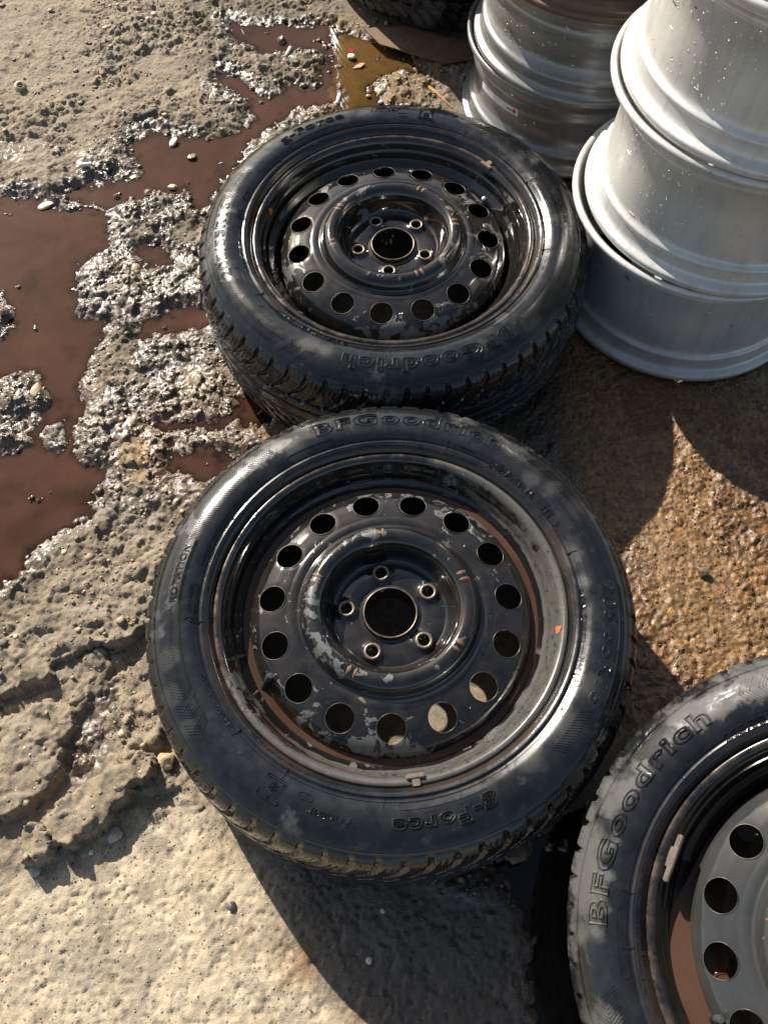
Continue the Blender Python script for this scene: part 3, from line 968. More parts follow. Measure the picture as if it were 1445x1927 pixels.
def details_mesh():
    rb = Ribs()
    for r, w in ((.2405, .0005), (.2345, .0005), (.2945, .0007)):
        rb.strip([(r, i * 3 * D) for i in range(120)], w, .0005, closed=True)
    # radial mould seams with small hairs
    for a in (16, 52, 71, 104, 117, 150, 186, 222, 240, 268, 303, 337):
        rb.strip([(.2335, a * D), (.2405, (a + .25) * D), (.2475, a * D)], .0006, .0008)
    # pill-shaped recess outlines
    for a0, a1, r0, r1 in ((26, 36, .2355, .2465), (246, 250, .2500, .2575), (272, 296, .2415, .2500), (2, 22, .2490, .2570), (108, 124, .2410, .2500)):
        rb.strip(pill(r0, r1, a0 * D, a1 * D), .0004, .0005, closed=True)
    # warning triangles
    for r in (.2500, .2420):
        a = 185.2
        rb.strip([(r - .003, (a + .8) * D), (r - .003, (a - .8) * D), (r + .0045, a * D)], .0004, .0006, closed=True)
    # rows of tiny print too small to read
    rnd = random.Random(3)
    for r, a0, a1 in ((.2300, 60, 128), (.2262, 66, 122), (.2300, 145, 176), (.2375, 138, 172), (.2445, 140, 168), (.2290, 225, 262), (.2300, 290, 330), (.2440, 62, 69)):
        a = a0
        while a < a1:
            if rnd.random() < .8:
                rb.strip([(r - .0011, a * D), (r + .0013, (a + rnd.uniform(-.15, .15)) * D)], .00045, .0006)
            if rnd.random() < .4:
                rb.strip([(r + .0012, a * D), (r + .0012, (a - .35) * D)], .0004, .0006)
            a += .62
    # circle round the R, box round the e
    rb.strip([(.2428 + .0062 * math.cos(q), (-25 * D) + .0062 / .243 * math.sin(q)) for q in np.linspace(0, 2 * PI, 18, endpoint=False)], .0004, .0006, closed=True)
    rb.strip([(.2385, -32.2 * D), (.2480, -32.2 * D), (.2480, -35.8 * D), (.2385, -35.8 * D)], .0004, .0006, closed=True)
    return rb.mesh('sidewall_marks')


def pill(r0, r1, a0, a1, k=6):
    rc, h = (r0 + r1) / 2, (r1 - r0) / 2
    da = h / rc
    out = []
    n = max(3, int((a1 - a0) / .03))
    for i in range(n): out.append((r1, a0 + da + (a1 - a0 - 2 * da) * i / (n - 1)))
    for i in range(1, k): q = PI / 2 - PI * i / k; out.append((rc + h * math.sin(q), a1 - da + da * math.cos(q)))
    for i in range(n): out.append((r0, a1 - da - (a1 - a0 - 2 * da) * i / (n - 1)))
    for i in range(1, k): q = -PI / 2 - PI * i / k; out.append((rc + h * math.sin(q), a0 + da + da * math.cos(q)))
    return out


def emblem_mesh():
    """snowflake in a mountain triangle inside a square plate, pointing outward."""
    rb = Ribs()
    ac, rc = -120.6 * D, .2625

    def P(x, y): return (rc + y, ac - x / rc)
    s = .0135
    c = .002
    sq = [(-s + c, -s), (s - c, -s), (s, -s + c), (s, s - c), (s - c, s), (-s + c, s), (-s, s - c), (-s, -s + c)]
    rb.strip([P(*q) for q in sq], .0007, .0009, closed=True)
    tri = [(-s * .82, -s * .80), (s * .82, -s * .80), (0, s * .92)]
    rb.strip([P(*q) for q in tri], .0007, .0010, closed=True)
    cy = -s * .22
    for k in range(6):
        q = k * 60 * D + 30 * D
        e = (s * .42 * math.cos(q), cy + s * .42 * math.sin(q))
        rb.strip([P(0, cy), P(*e)], .0005, .0010)
        for sg in (-1, 1):
            m = (s * .26 * math.cos(q), cy + s * .26 * math.sin(q))
            q2 = q + sg * 55 * D
            rb.strip([P(*m), P(m[0] + s * .15 * math.cos(q2), m[1] + s * .15 * math.sin(q2))], .0004, .0010)
    for k in range(9):
        y = -s + (k + .8) * 2 * s / 10
        xl = s * .80 * (1 - (y + s * .8) / (s * 1.75)) + .0022 if y > -s * .8 else s
        for sg in (-1, 1):
            if xl < s - .001:
                rb.strip([P(sg * xl, y), P(sg * (s - .0012), y - .001)], .0003, .0005)
    return rb.mesh('snowflake_emblem')


CHEV_ME, MARK_ME, EMB_ME = chevron_mesh(), details_mesh(), emblem_mesh()


def hair_mesh():
    V, F = [], []
    rnd = random.Random(5)
    for i in range(34):
        r = rnd.choice([.246, .2535, .2895, .2925])
        a = rnd.uniform(0, 2 * PI)
        x, y, z = r * math.cos(a), r * math.sin(a), float(side_z(r))
        dx, dy = rnd.uniform(-.002, .002), rnd.uniform(-.002, .002)
        b = len(V)
        for hz, w in ((-.0005, .0005), (.0022, .00025)):
            for k in range(4):
                q = k * PI / 2
                V.append((x + w * math.cos(q) + (dx if hz > 0 else 0), y + w * math.sin(q) + (dy if hz > 0 else 0), z + hz))
        for k in range(4): F.append((b + k, b + (k + 1) % 4, b + 4 + (k + 1) % 4, b + 4 + k))
        F.append((b + 4, b + 5, b + 6, b + 7))
    return mesh_from('vent_hairs', V, F, None, False)


HAIR_ME = hair_mesh()


def build_rim():
    top = [(.2170, .1870), (.2205, .1895), (.2222, .1925), (.2226, .1960), (.2215, .1990), (.2188, .2000), (.2155, .1992), (.2120, .1955), (.2092, .1895),
           (.2066, .1830), (.2040, .1785), (.2022, .1735), (.2010, .1695), (.1985, .1660), (.1935, .1610), (.1890, .1560), (.1864, .1490), (.1855, .1350), (.1852, .1200), (.1850, .1000)]
    bot = [(.1900, .0800), (.1975, .0600), (.2000, .0500), (.2020, .0350), (.2060, .0290), (.2110, .0200), (.2188, .0140), (.2222, .0190), (.2210, .0250)]
    prof = np.vstack([smooth_profile(top, 3), smooth_profile(bot, 3)])
    return revolve('rim', prof, 240, None, sharp=50)


RIM_ME = build_rim()

DISC_PROF = smooth_profile([(.0705, .1668), (.0740, .1690), (.0770, .1735), (.0800, .1815), (.0826, .1910), (.0864, .2000), (.0920, .2052), (.0985, .2066), (.1045, .2046),
                            (.1092, .2000), (.1125, .1940), (.1150, .1894), (.1180, .1876), (.1225, .1884), (.1270, .1882), (.1310, .1872)], 3)


def disc_z(r):
    return np.interp(r, [.1310, .1370, .1517, .1650, .1700, .1740, .1765], [.1872, .1866, .1838, .1790, .1762, .1728, .1698])


def flr_z(r):
    return np.interp(r, [.0400, .0440, .0566, .0660, .0705], [.1672, .1682, .1686, .1676, .1668])


def build_disc():
    NA = 240
    V, F = [], []
    index = {}

    def vert(r, a, z):
        key = (round(r * math.cos(a), 6), round(r * math.sin(a), 6), round(z, 5))
        if key not in index:
            index[key] = len(V)
            V.append((r * math.cos(a), r * math.sin(a), z))
        return index[key]

    def ring(prof, n=NA):
        for (r0, z0), (r1, z1) in zip(prof[:-1], prof[1:]):
            for i in range(n):
                a, b = 2 * PI * i / n, 2 * PI * (i + 1) / n
                F.append((vert(r0, a, z0), vert(r1, a, z1), vert(r1, b, z1), vert(r0, b, z0)))

    def holed(nh, r_in, r_out, rc, hole_r, zf, K, layers, emboss, lip):
        per = NA // nh
        for hcount in range(nh):
            i0 = hcount * per
            # boundary points, counter-clockwise, starting at inner edge low angle
            bd = []
            for i in range(per): bd.append((r_in, 2 * PI * (i0 + i) / NA))
            for k in range(K): bd.append((r_in + (r_out - r_in) * k / K, 2 * PI * (i0 + per) / NA))
            for i in range(per): bd.append((r_out, 2 * PI * (i0 + per - i) / NA))
            for k in range(K): bd.append((r_out - (r_out - r_in) * k / K, 2 * PI * i0 / NA))
            ac = 2 * PI * (i0 + per / 2) / NA
            hx, hy = rc * math.cos(ac), rc * math.sin(ac)
            rows = []
            for lay in range(layers + 1):
                row = []
                t = lay / layers
                t = t ** 1.25
                for (r, a) in bd:
                    bx, by = r * math.cos(a), r * math.sin(a)
                    dx, dy = bx - hx, by - hy
                    dd = math.hypot(dx, dy)
                    cx, cy = hx + dx / dd * hole_r, hy + dy / dd * hole_r
                    x, y = cx + (bx - cx) * t, cy + (by - cy) * t
                    rr, aa = math.hypot(x, y), math.atan2(y, x)
                    if lay == layers:
                        row.append(vert(r, a, float(zf(r))))
                    else:
                        dh = math.hypot(x - hx, y - hy)
                        row.append(vert(rr, aa, float(zf(rr)) + emboss(dh)))
                rows.append(row)
            # rolled lip into the hole
            prev = rows[0]
            for (dr, dz) in lip:
                row = []
                for (r, a) in bd:
                    bx, by = r * math.cos(a), r * math.sin(a)
                    dx, dy = bx - hx, by - hy
                    dd = math.hypot(dx, dy)
                    x, y = hx + dx / dd * (hole_r + dr), hy + dy / dd * (hole_r + dr)
                    rr, aa = math.hypot(x, y), math.atan2(y, x)
                    row.append(vert(rr, aa, float(zf(rr)) + emboss(hole_r) + dz))
                n = len(row)
                for i in range(n): F.append((row[i], prev[i], prev[(i + 1) % n], row[(i + 1) % n]))
                prev = row
            n = len(bd)
            for a_, b_ in zip(rows[:-1], rows[1:]):
                for i in range(n): F.append((a_[i], b_[i], b_[(i + 1) % n], a_[(i + 1) % n]))

    dp = [tuple(p) for p in DISC_PROF]
    dp[0] = (.0705, float(flr_z(.0705)))
    dp[-1] = (.1310, float(disc_z(.1310)))
    # centre bore: lip rising from the floor
    ring([(.0328, .1400), (.0328, .1715), (.0332, .1730), (.0340, .1734), (.0347, .1726), (.0353, .1700), (.0362, .1680), (.0400, float(flr_z(.0400)))])
    holed(5, .0400, .0705, .0566, .0072, flr_z, 12, 6, lambda d: .0030 * float(sstep(.0165, .0105, np.array(d))), [(-.0004, -.001), (-.0008, -.004), (-.0012, -.009)])
    ring(dp)
    holed(15, .1310, .1765, .1517, .0178, disc_z, 14, 5, lambda d: -.0004 * float(sstep(.021, .0185, np.array(d))), [(.0001, -.0006), (.0003, -.0035)])
    ring([(.1765, float(disc_z(.1765))), (.1790, .1660), (.1812, .1610), (.1828, .1540), (.1838, .1450), (.1843, .1320)])
    me = mesh_from('wheel_disc', V, F, None, True, 48)
    return me


DISC_ME = build_disc()


def tube_ring(name, R, r, nR=28, nr=8, squash=1.0):
    P = np.zeros((nR, nr, 3))
    for i in range(nR):
        for j in range(nr):
            a, b = 2 * PI * i / nR, 2 * PI * j / nr
            P[i, j] = ((R + r * math.cos(b)) * math.cos(a), (R + r * math.cos(b)) * math.sin(a), r * squash * math.sin(b))
    return grid_mesh(name, P, None, True, True)


COLLAR_ME = tube_ring('lug_collar', .0093, .0022, 26, 8, 1.0)
BORE_ME = tube_ring('bore_collar', .0340, .0014, 64, 6, 1.2)
HOLE_RIM_ME = tube_ring('hole_rim', .0180, .00035, 30, 5, .8)


def lathe(name, prof, n=16, mat=None, sharp=40):
    return revolve(name, prof, n, mat, sharp=sharp)


VALVE_ME = lathe('valve_stem', [(.0001, -.004), (.0062, -.004), (.0066, .002), (.0052, .006), (.0042, .012), (.0036, .026), (.0034, .032), (.0001, .032)][::1], 16)
CAP_ME = lathe('valve_cap', [(.0036, .0285), (.0046, .0290), (.0047, .0385), (.0038, .0410), (.0001, .0415)], 16)


def weight_mesh(length=.026, deep=.010):
    """clip-on balance weight that follows the flange; local x tangent, y outward, z up."""
    bm = bmesh.new()
    bmesh.ops.create_cube(bm, size=1)
    for v in bm.verts: v.co = Vector((v.co.x * length, v.co.y * .006 - .0055, v.co.z * deep - .0012))
    r = bmesh.ops.create_cube(bm, size=1)
    for v in r['verts']: v.co = Vector((v.co.x * length * .42, v.co.y * .0125 - .0005, v.co.z * .0016 + .0030))
    r = bmesh.ops.create_cube(bm, size=1)
    for v in r['verts']: v.co = Vector((v.co.x * length * .42, v.co.y * .0016 + .0050, v.co.z * .0062 + .0008))
    bmesh.ops.bevel(bm, geom=bm.edges[:], offset=.0012, segments=2, affect='EDGES')
    for v in bm.verts:      # bend along the rim
        v.co.y -= (v.co.x ** 2) / (2 * .215)
    me = bpy.data.meshes.new('balance_weight')
    bm.to_mesh(me)
    bm.free()
    me.polygons.foreach_set('use_smooth', [True] * len(me.polygons))
    me.set_sharp_from_angle(angle=rad(40))
    return me


WEIGHT_ME, LONG_WEIGHT_ME = weight_mesh(.022, .0125), weight_mesh(.052, .018)


_WM = {}


def with_mat(me, mat, name=None):
    key = (me.name, mat.name)
    if key in _WM: return _WM[key]
    m = _WM[key] = me.copy()
    m.materials.clear()
    m.materials.append(mat)
    return m


def drops_mesh(name, sites, rnd):
    """flat domes of water. sites: (point, normal, radius)."""
    V, F = [], []
    prof = [(1.0, 0.0), (.93, .22), (.72, .42), (.38, .54)]
    for p, n, r in sites:
        n = Vector(n).normalized()
        q = n.to_track_quat('Z', 'Y').to_matrix()
        sx, sy = rnd.uniform(.8, 1.25), rnd.uniform(.8, 1.2)
        k = 9
        b = len(V)
        for pr, pz in prof:
            for i in range(k):
                a = 2 * PI * i / k
                V.append(tuple(Vector(p) + q @ Vector((r * pr * sx * math.cos(a), r * pr * sy * math.sin(a), r * pz * .9 - r * .03))))
        V.append(tuple(Vector(p) + q @ Vector((0, 0, r * .52))))
        for l in range(len(prof) - 1):
            for i in range(k):
                F.append((b + l * k + i, b + l * k + (i + 1) % k, b + (l + 1) * k + (i + 1) % k, b + (l + 1) * k + i))
        for i in range(k): F.append((b + 3 * k + i, b + 3 * k + (i + 1) % k, len(V) - 1))
        F.append(tuple(b + i for i in range(k))[::-1])
    return mesh_from(name, V, F, MAT_DROP, True)


def rim_drop_sites(rnd, n, a_lo, a_hi):
    out = []
    pts = [(.2155, .1992), (.2120, .1955), (.2092, .1895), (.2066, .1830), (.2040, .1785), (.2022, .1735), (.2010, .1695)]
    while len(out) < n:
        i = rnd.randrange(len(pts) - 1)
        t = rnd.random()
        r = pts[i][0] + (pts[i + 1][0] - pts[i][0]) * t
        z = pts[i][1] + (pts[i + 1][1] - pts[i][1]) * t
        dr, dz = pts[i + 1][0] - pts[i][0], pts[i + 1][1] - pts[i][1]
        nr, nz = dz, -dr
        if nr > 0: nr, nz = -nr, -nz
        if abs(nz) > abs(nr) and nz < 0: nr, nz = -nr, -nz
        a = rad(rnd.uniform(a_lo, a_hi))
        rr = .0007 + .0022 * rnd.random() ** 4
        out.append(((r * math.cos(a), r * math.sin(a), z), (nr * math.cos(a), nr * math.sin(a), nz), rr))
    return out


def disc_drop_sites(rnd, n):
    out = []
    while len(out) < n:
        a = rnd.uniform(0, 2 * PI)
        r = rnd.uniform(.086, .178)
        if r < .131: z = np.interp(r, DISC_PROF[:, 0], DISC_PROF[:, 1])
        else:
            z = disc_z(r)
            ok = all(math.hypot(r * math.cos(a) - .1517 * math.cos(q), r * math.sin(a) - .1517 * math.sin(q)) > .021 for q in [(i + .5) * 24 * D for i in range(15)])
            if not ok: continue
        out.append(((r * math.cos(a), r * math.sin(a), float(z)), (0, 0, 1), .0005 + .0014 * rnd.random() ** 4))
    return out


def make_wheel(c, tyre_rot, hole_rot, lug_rot, valve_a, weight, mats, label, seed, dots=(), rust_pairs=(), drops=(0, 0), pose=None):
    rub, blk, rimm = mats
    root = empty('tyred_wheel', (c[0], c[1], 0.0))
    if pose:
        root.location = pose[0]
        root.rotation_euler = (pose[1][0], pose[1][1], 0.0)
    tag(root, label, 'wheel', 'black steel wheels with tyres laid flat on the ground')
    ty = obj('tyre', with_mat(TYRE_ME, rub), root, rot=(0, 0, rad(tyre_rot)))
    obj('tread', with_mat(TREAD_ME, rub), ty)
    for lm in LETTER_ME: obj('raised_lettering', with_mat(lm, rub), ty)
    tag(obj('chevron_ribs', with_mat(CHEV_ME, rub), ty), kind='stuff')
    tag(obj('sidewall_marks', with_mat(MARK_ME, rub), ty), kind='stuff')
    obj('snowflake_emblem', with_mat(EMB_ME, rub), ty)
    tag(obj('vent_hairs', with_mat(HAIR_ME, rub), ty), kind='stuff')
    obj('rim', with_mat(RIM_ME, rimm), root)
    dm = with_mat(DISC_ME, blk)
    di = obj('wheel_disc', dm, root, rot=(0, 0, rad(hole_rot - 12)))
    off = lug_rot - (hole_rot - 12)
    for k in range(5):
        a = rad(36 + 72 * k)
        obj('lug_collar', with_mat(COLLAR_ME, MAT_COLLAR), di, loc=(.0566 * math.cos(a), .0566 * math.sin(a), .1722))
    obj('bore_collar', with_mat(BORE_ME, MAT_BORE), di, loc=(0, 0, .1728))
    hr = with_mat(HOLE_RIM_ME, MAT_BORE)
    for k in range(15):
        a = rad(24 * k + 12)
        o = obj('hole_rim', hr, di, loc=(.1517 * math.cos(a), .1517 * math.sin(a), float(disc_z(.1517)) - .0003))
        sl = math.atan2(float(disc_z(.160) - disc_z(.143)), .017)
        o.rotation_euler = Matrix.Rotation(a, 3, 'Z').to_4x4().to_euler() if False else (Matrix.Rotation(a, 4, 'Z') @ Matrix.Rotation(-sl, 4, 'Y')).to_euler()
    if pose is None and seed == 2:
        pv = None
    elif pose is None:
        pv, pf = [], []
        for i in range(120):
            q = 2 * PI * i / 120
            for rr_ in (.1775, .1860, .1945):
                pv.append((rr_ * math.cos(q), rr_ * math.sin(q), .1580))
        for i in range(120):
            for k in range(2):
                b, e = i * 3 + k, ((i + 1) % 120) * 3 + k
                pf.append((b, b + 1, e + 1, e))
    else:
        a_, b_ = pose[1]
        gx, gy, gz = -math.sin(b_), math.cos(b_) * math.sin(a_), math.cos(b_) * math.cos(a_)
        pv, pf = [], []
        for i in range(61):
            q = math.atan2(-gy, -gx) + rad(-75 + 150 * i / 60)
            for rr_ in (.150, .172, .186, .2035):
                x_, y_ = rr_ * math.cos(q), rr_ * math.sin(q)
                pv.append((x_, y_, (.1770 - pose[0][2] - gx * x_ - gy * y_) / gz))
        for i in range(60):
            for k in range(3):
                b, e = i * 4 + k, (i + 1) * 4 + k
                pf.append((b, b + 1, e + 1, e))
    if pv:
        wm_ = mesh_from('trapped_water', pv, pf, MAT_POOL)
        at = wm_.attributes.new('depth', 'FLOAT', 'POINT')
        at.data.foreach_set('value', [.01 if pose else .0032] * len(pv))
        obj('trapped_water', wm_, root)
    rnd = random.Random(seed)
    for a in rust_pairs:
        for da in (-2.6, 2.6):
            aa = rad(a + da) - rad(hole_rot - 12)
            V, F = [], []
            m = 7
            for i in range(m):
                r = .0925 + .0135 * i / (m - 1)
                zz = float(np.interp(r, DISC_PROF[:, 0], DISC_PROF[:, 1])) + .0002
                w = .0017 * math.sin(PI * (i + .35) / (m - .3)) + .0003
                for sgn_ in (-1, 1):
                    x, y = r, sgn_ * w * (1 + .3 * rnd.uniform(-1, 1))
                    V.append((x * math.cos(aa) - y * math.sin(aa), x * math.sin(aa) + y * math.cos(aa), zz))
                V.append((r * math.cos(aa), r * math.sin(aa), zz + .0005))
            for i in range(m - 1):
                b = i * 3
                F += [(b, b + 3, b + 5, b + 2), (b + 2, b + 5, b + 4, b + 1)]
            obj('rust_mark', mesh_from('rust_mark', V, F, MAT_RUST), di)
    # valve in the rim well
    va = rad(valve_a)
    r = .1860
    vs = obj('valve_stem', with_mat(VALVE_ME, MAT_VALVE), root, loc=(r * math.cos(va), r * math.sin(va), .150), rot=(0, 0, 0))
    vs.rotation_euler = (Matrix.Rotation(va, 4, 'Z') @ Matrix.Rotation(rad(-22), 4, 'Y')).to_euler()
    obj('valve_cap', with_mat(CAP_ME, MAT_CAP), vs)
    for a, lng in weight:
        a = rad(a)
        if lng == 'long':
            r, zz = .2125, .1915
        else:
            r, zz = .2178, .1985
        me = with_mat(LONG_WEIGHT_ME if lng == 'long' else WEIGHT_ME, MAT_LEAD)
        obj('balance_weight', me, root, loc=(r * math.cos(a), r * math.sin(a), zz), rot=(0, 0, a - PI / 2))
    for (a, r, zz, tilt) in dots:
        a = rad(a)
        V = [(0, 0, .0006)]
        F = []
        for i in range(14):
            q = 2 * PI * i / 14
            rr = .0058 * (1 + .22 * math.sin(3 * q + 1) + .1 * math.sin(5 * q))
            V.append((rr * math.cos(q), rr * math.sin(q) * .85, 0.0))
        F = [(0, 1 + i, 1 + (i + 1) % 14) for i in range(14)]
        o = obj('orange_paint_dot', mesh_from('orange_paint_dot', V, F, MAT_ORANGE), root, loc=(r * math.cos(a), r * math.sin(a), zz))
        o.rotation_euler = (Matrix.Rotation(a, 4, 'Z') @ Matrix.Rotation(rad(-tilt), 4, 'Y')).to_euler()
    if drops[0]:
        sites = rim_drop_sites(rnd, drops[0], *drops[2])
        rot = Matrix.Rotation(rad(hole_rot - 12), 3, 'Z')
        sites += [(tuple(rot @ Vector(p)), n, r_) for p, n, r_ in disc_drop_sites(rnd, drops[1])]
        tag(obj('water_droplets', drops_mesh('water_droplets', sites, rnd), root), kind='stuff')
    return root


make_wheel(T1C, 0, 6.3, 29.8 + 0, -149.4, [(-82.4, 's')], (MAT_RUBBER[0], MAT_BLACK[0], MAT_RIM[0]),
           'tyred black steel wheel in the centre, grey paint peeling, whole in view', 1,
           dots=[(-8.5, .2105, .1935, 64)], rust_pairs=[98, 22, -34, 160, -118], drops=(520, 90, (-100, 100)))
make_wheel(T2C, -162.3, 23.3, 68, 29.1, [(43.1, 's')], (MAT_RUBBER[1], MAT_BLACK[1], MAT_RIM[1]),
           'tyred glossy black wheel behind the centre one, touching the white rims', 2,
           dots=[(163, .2075, .1865, 70)], rust_pairs=[62, 8, -66, 150, -164], drops=(120, 40, (-60, 60)))
make_wheel(T3C, 60.8, 14.2, 50, 200, [(152.5, 'long')], (MAT_RUBBER[2], MAT_BLACK[2], MAT_RIM[2]),
           'tyred black wheel in the bottom right corner with dry grey patches round its lettering', 3,
           rust_pairs=[159, 98], drops=(60, 10, (100, 200)), pose=((.550, -.3804, .0925), (.0711, -.3822)))


def wall_mark(name, c, r, a, z, w, h, mat, parent, lift=.0012):
    """a small curved patch on a barrel of radius r (local coordinates of the rim)."""
    n = 8
    V, F = [], []
    for k, rr in ((0, r + lift), (1, r + lift - .0008)):
        for i in range(n + 1):
            q = a + (i / n - .5) * w / r
            for j in (0, 1):
                V.append((rr * math.cos(q), rr * math.sin(q), z + (j - .5) * h))
    m = 2 * (n + 1)
    for i in range(n):
        b = i * 2
        F.append((b, b + 2, b + 3, b + 1))
        F.append((m + b + 1, m + b + 3, m + b + 2, m + b))
        F.append((b, m + b, m + b + 2, b + 2))
        F.append((b + 1, b + 3, m + b + 3, m + b + 1))
    F.append((0, 1, m + 1, m))
    F.append((2 * n, m + 2 * n, m + 2 * n + 1, 2 * n + 1))
    return obj(name, mesh_from(name, V, F, mat, False), parent)


# ------------------------------------------------------------------ bare rims in stacks
def stack_rim_mesh(kind, H):
    if kind == 'white':
        p = [(.2200, .0000), (.2255, .0020), (.2275, .0070), (.2265, .0125), (.2215, .0150), (.2165, .0170), (.2135, .0210), (.2120, .0270), (.2110, .0350), (.2118, .0385), (.2108, .0420),
             (.2050, .0470), (.2025, .0560), (.2005, .0800), (.1985, .1050), (.1975, .1250), (.1990, .1420), (.2035, .1620), (.2060, .1720), (.2078, .1760), (.2072, .1800), (.2085, .1850),
             (.2120, .1900), (.2180, .1945), (.2250, .1980), (.2285, .2020), (.2280, .2070), (.2230, .2090), (.2190, .2075), (.2150, .2030)]
        inn = [(.2060, .1850), (.1960, .1600), (.1900, .1200), (.1950, .0600), (.2040, .0250), (.2120, .0080), (.2160, .0010)]
        f = H / .209
    else:
        p = [(.2150, .0000), (.2200, .0020), (.2222, .0060), (.2210, .0110), (.2160, .0135), (.2110, .0165), (.2085, .0220), (.2078, .0300), (.2095, .0350), (.2080, .0395), (.2010, .0440),
             (.1950, .0520), (.1925, .0620), (.1935, .0740), (.1990, .0900), (.2045, .1020), (.2070, .1120), (.2060, .1210), (.2040, .1260), (.2050, .1330), (.2075, .1390), (.2120, .1450), (.2180, .1480),
             (.2215, .1520), (.2222, .1570), (.2195, .1610), (.2155, .1600)]
        inn = [(.2060, .1450), (.1980, .1150), (.1880, .0720), (.1960, .0420), (.2020, .0250), (.2080, .0080), (.2110, .0010)]
        f = H / .161
    prof = np.vstack([smooth_profile(p, 3), smooth_profile(inn, 2)])
    prof[:, 1] *= f
    if kind == 'white': prof[:, 0] *= .978
    return revolve('bare_rim', prof, 220, None, closed=True, sharp=60)


WH, GH = .212, .168
WHITE_ME, GREY_ME = stack_rim_mesh('white', WH), stack_rim_mesh('grey', GH)


def spoke_face_mesh(kind, H):
    """the centre of a bare rim: a plate with openings, near the bottom of the barrel."""
    V, F = [], []
    n = 60
    z0 = H * .30
    rings = [(.030, z0 + .012), (.060, z0 + .010), (.100, z0 + .002), (.150, z0), (.194, z0 - .006)]
    for r, z in rings:
        for i in range(n):
            a = 2 * PI * i / n
            V.append((r * math.cos(a), r * math.sin(a), z))
    for k in range(len(rings) - 1):
        for i in range(n):
            if k in (2,) and (i % 12) in (2, 3, 4, 5, 6, 7): continue
            if k in (3,) and (i % 12) in (2, 3, 4, 5, 6, 7): continue
            F.append((k * n + i, (k + 1) * n + i, (k + 1) * n + (i + 1) % n, k * n + (i + 1) % n))
    return mesh_from('spoke_face', V, F, None, True, 40)


SPOKE_ME = spoke_face_mesh('white', WH)


def barrel_drops(rnd, n, r_of_z, H, a_lo, a_hi, big=.0016):
    out = []
    for _ in range(n):
        z = rnd.uniform(.2, .85) * H
        a = rad(rnd.uniform(a_lo, a_hi))
        r = r_of_z(z)
        out.append(((r * math.cos(a), r * math.sin(a), z), (math.cos(a), math.sin(a), .1), .0006 + big * rnd.random() ** 3))
    return out


def r_white(z): return .978 * float(np.interp(z / WH * .209, [.047, .056, .08, .105, .125, .142, .162, .176], [.205, .2025, .2005, .1985, .1975, .199, .2035, .2078]))
def r_grey(z): return float(np.interp(z / GH * .161, [.03, .035, .0395, .044, .052, .062, .074, .09, .102, .112, .121, .133], [.2078, .2095, .208, .201, .195, .1925, .1935, .199, .2045, .207, .206, .205]))


MAT_SCRATCH = simple('dark_scuff', (.03, .028, .026), .6, 0, .3, 400)
MAT_BRIGHT = simple('bright_scratch', (.75, .73, .68), .35, .3, .1, 400)


def white_rim(c, z, label, seed, ndrops, span):
    me = with_mat(WHITE_ME, MAT_WHITE)
    o = obj('silver_rim', me, loc=(c[0], c[1], z), rot=(0, 0, seed * 1.3))
    tag(o, label, 'rim', 'stack of silver white alloy rims')
    obj('spoke_face', with_mat(SPOKE_ME, MAT_WHITE), o)
    rnd = random.Random(seed)
    if ndrops:
        R = Matrix.Rotation(-seed * 1.3, 3, 'Z')
        st_ = [(tuple(R @ Vector(p)), tuple(R @ Vector(n)), r) for p, n, r in barrel_drops(rnd, ndrops, r_white, WH, *span)]
        tag(obj('water_droplets', drops_mesh('water_droplets', st_, rnd), o), kind='stuff')
    for _ in range(7):
        a = rad(rnd.uniform(190, 300)) - seed * 1.3
        zz = rnd.uniform(.05, .17)
        wall_mark('scuff', None, r_white(zz), a, zz, rnd.uniform(.002, .012), rnd.uniform(.0006, .0016), rnd.choice([MAT_SCRATCH, MAT_SCRATCH, MAT_BRIGHT]), o, .0006)
    return o


white_rim((.519, .699), .002, 'bottom silver white rim of the stack, wide lower lip resting on the wet ground', 1, 30, (180, 300))
white_rim((.535, .696), .002 + WH, 'second silver white rim from the ground in the stack, water beads on its left side', 2, 150, (185, 240))
white_rim((.545, .695), .002 + 2 * WH, 'topmost silver white rim of the stack, cut off by the upper right edge', 3, 170, (185, 240))


def grey_rim(c, z, label, seed, mat, ndrops):
    o = obj('grey_rim', with_mat(GREY_ME, mat), loc=(c[0], c[1], z), rot=(0, 0, 0))
    tag(o, label, 'rim', 'stack of dark grey steel rims')
    obj('spoke_face', with_mat(SPOKE_ME, mat), o)
    rnd = random.Random(seed + 40)
    if ndrops:
        tag(obj('water_droplets', drops_mesh('water_droplets', barrel_drops(rnd, ndrops, r_grey, GH, 180, 300, .002), rnd), o), kind='stuff')
    return o


g1 = grey_rim((.372, 1.180), .002, 'lower grey silver steel rim of the dark stack, white sticker on its barrel', 1, MAT_GREY, 40)
g2 = grey_rim((.383, 1.165), .002 + GH, 'wet dark grey steel rim on top of the one with the sticker', 2, MAT_GREY, 240)
g3 = grey_rim((.378, 1.150), .002 + 2 * GH, 'rusty dark brown steel rim at the top of the grey stack, mostly out of view', 3, MAT_RUSTY, 0)
# sticker on the lower grey rim
MAT_PAPER = simple('white_sticker_paper', (.78, .78, .80), .5, 0, .04, 80)
MAT_RED = simple('red_print', (.65, .04, .06), .5, 0, .05, 200)
MAT_INK = simple('grey_print', (.12, .12, .13), .5, 0, .1, 200)
sa = rad(216)
st = wall_mark('paper_sticker', None, .2045, sa, .112, .105, .030, MAT_PAPER, None, .0015)
st.location = g1.location
tag(st, 'white paper sticker with red round print stuck on the lower grey rim', 'sticker')


def sticker_print(name, da, zz, w, h, mat): return wall_mark(name, None, .2045, sa + da / .2045, zz, w, h, mat, st, .0021)


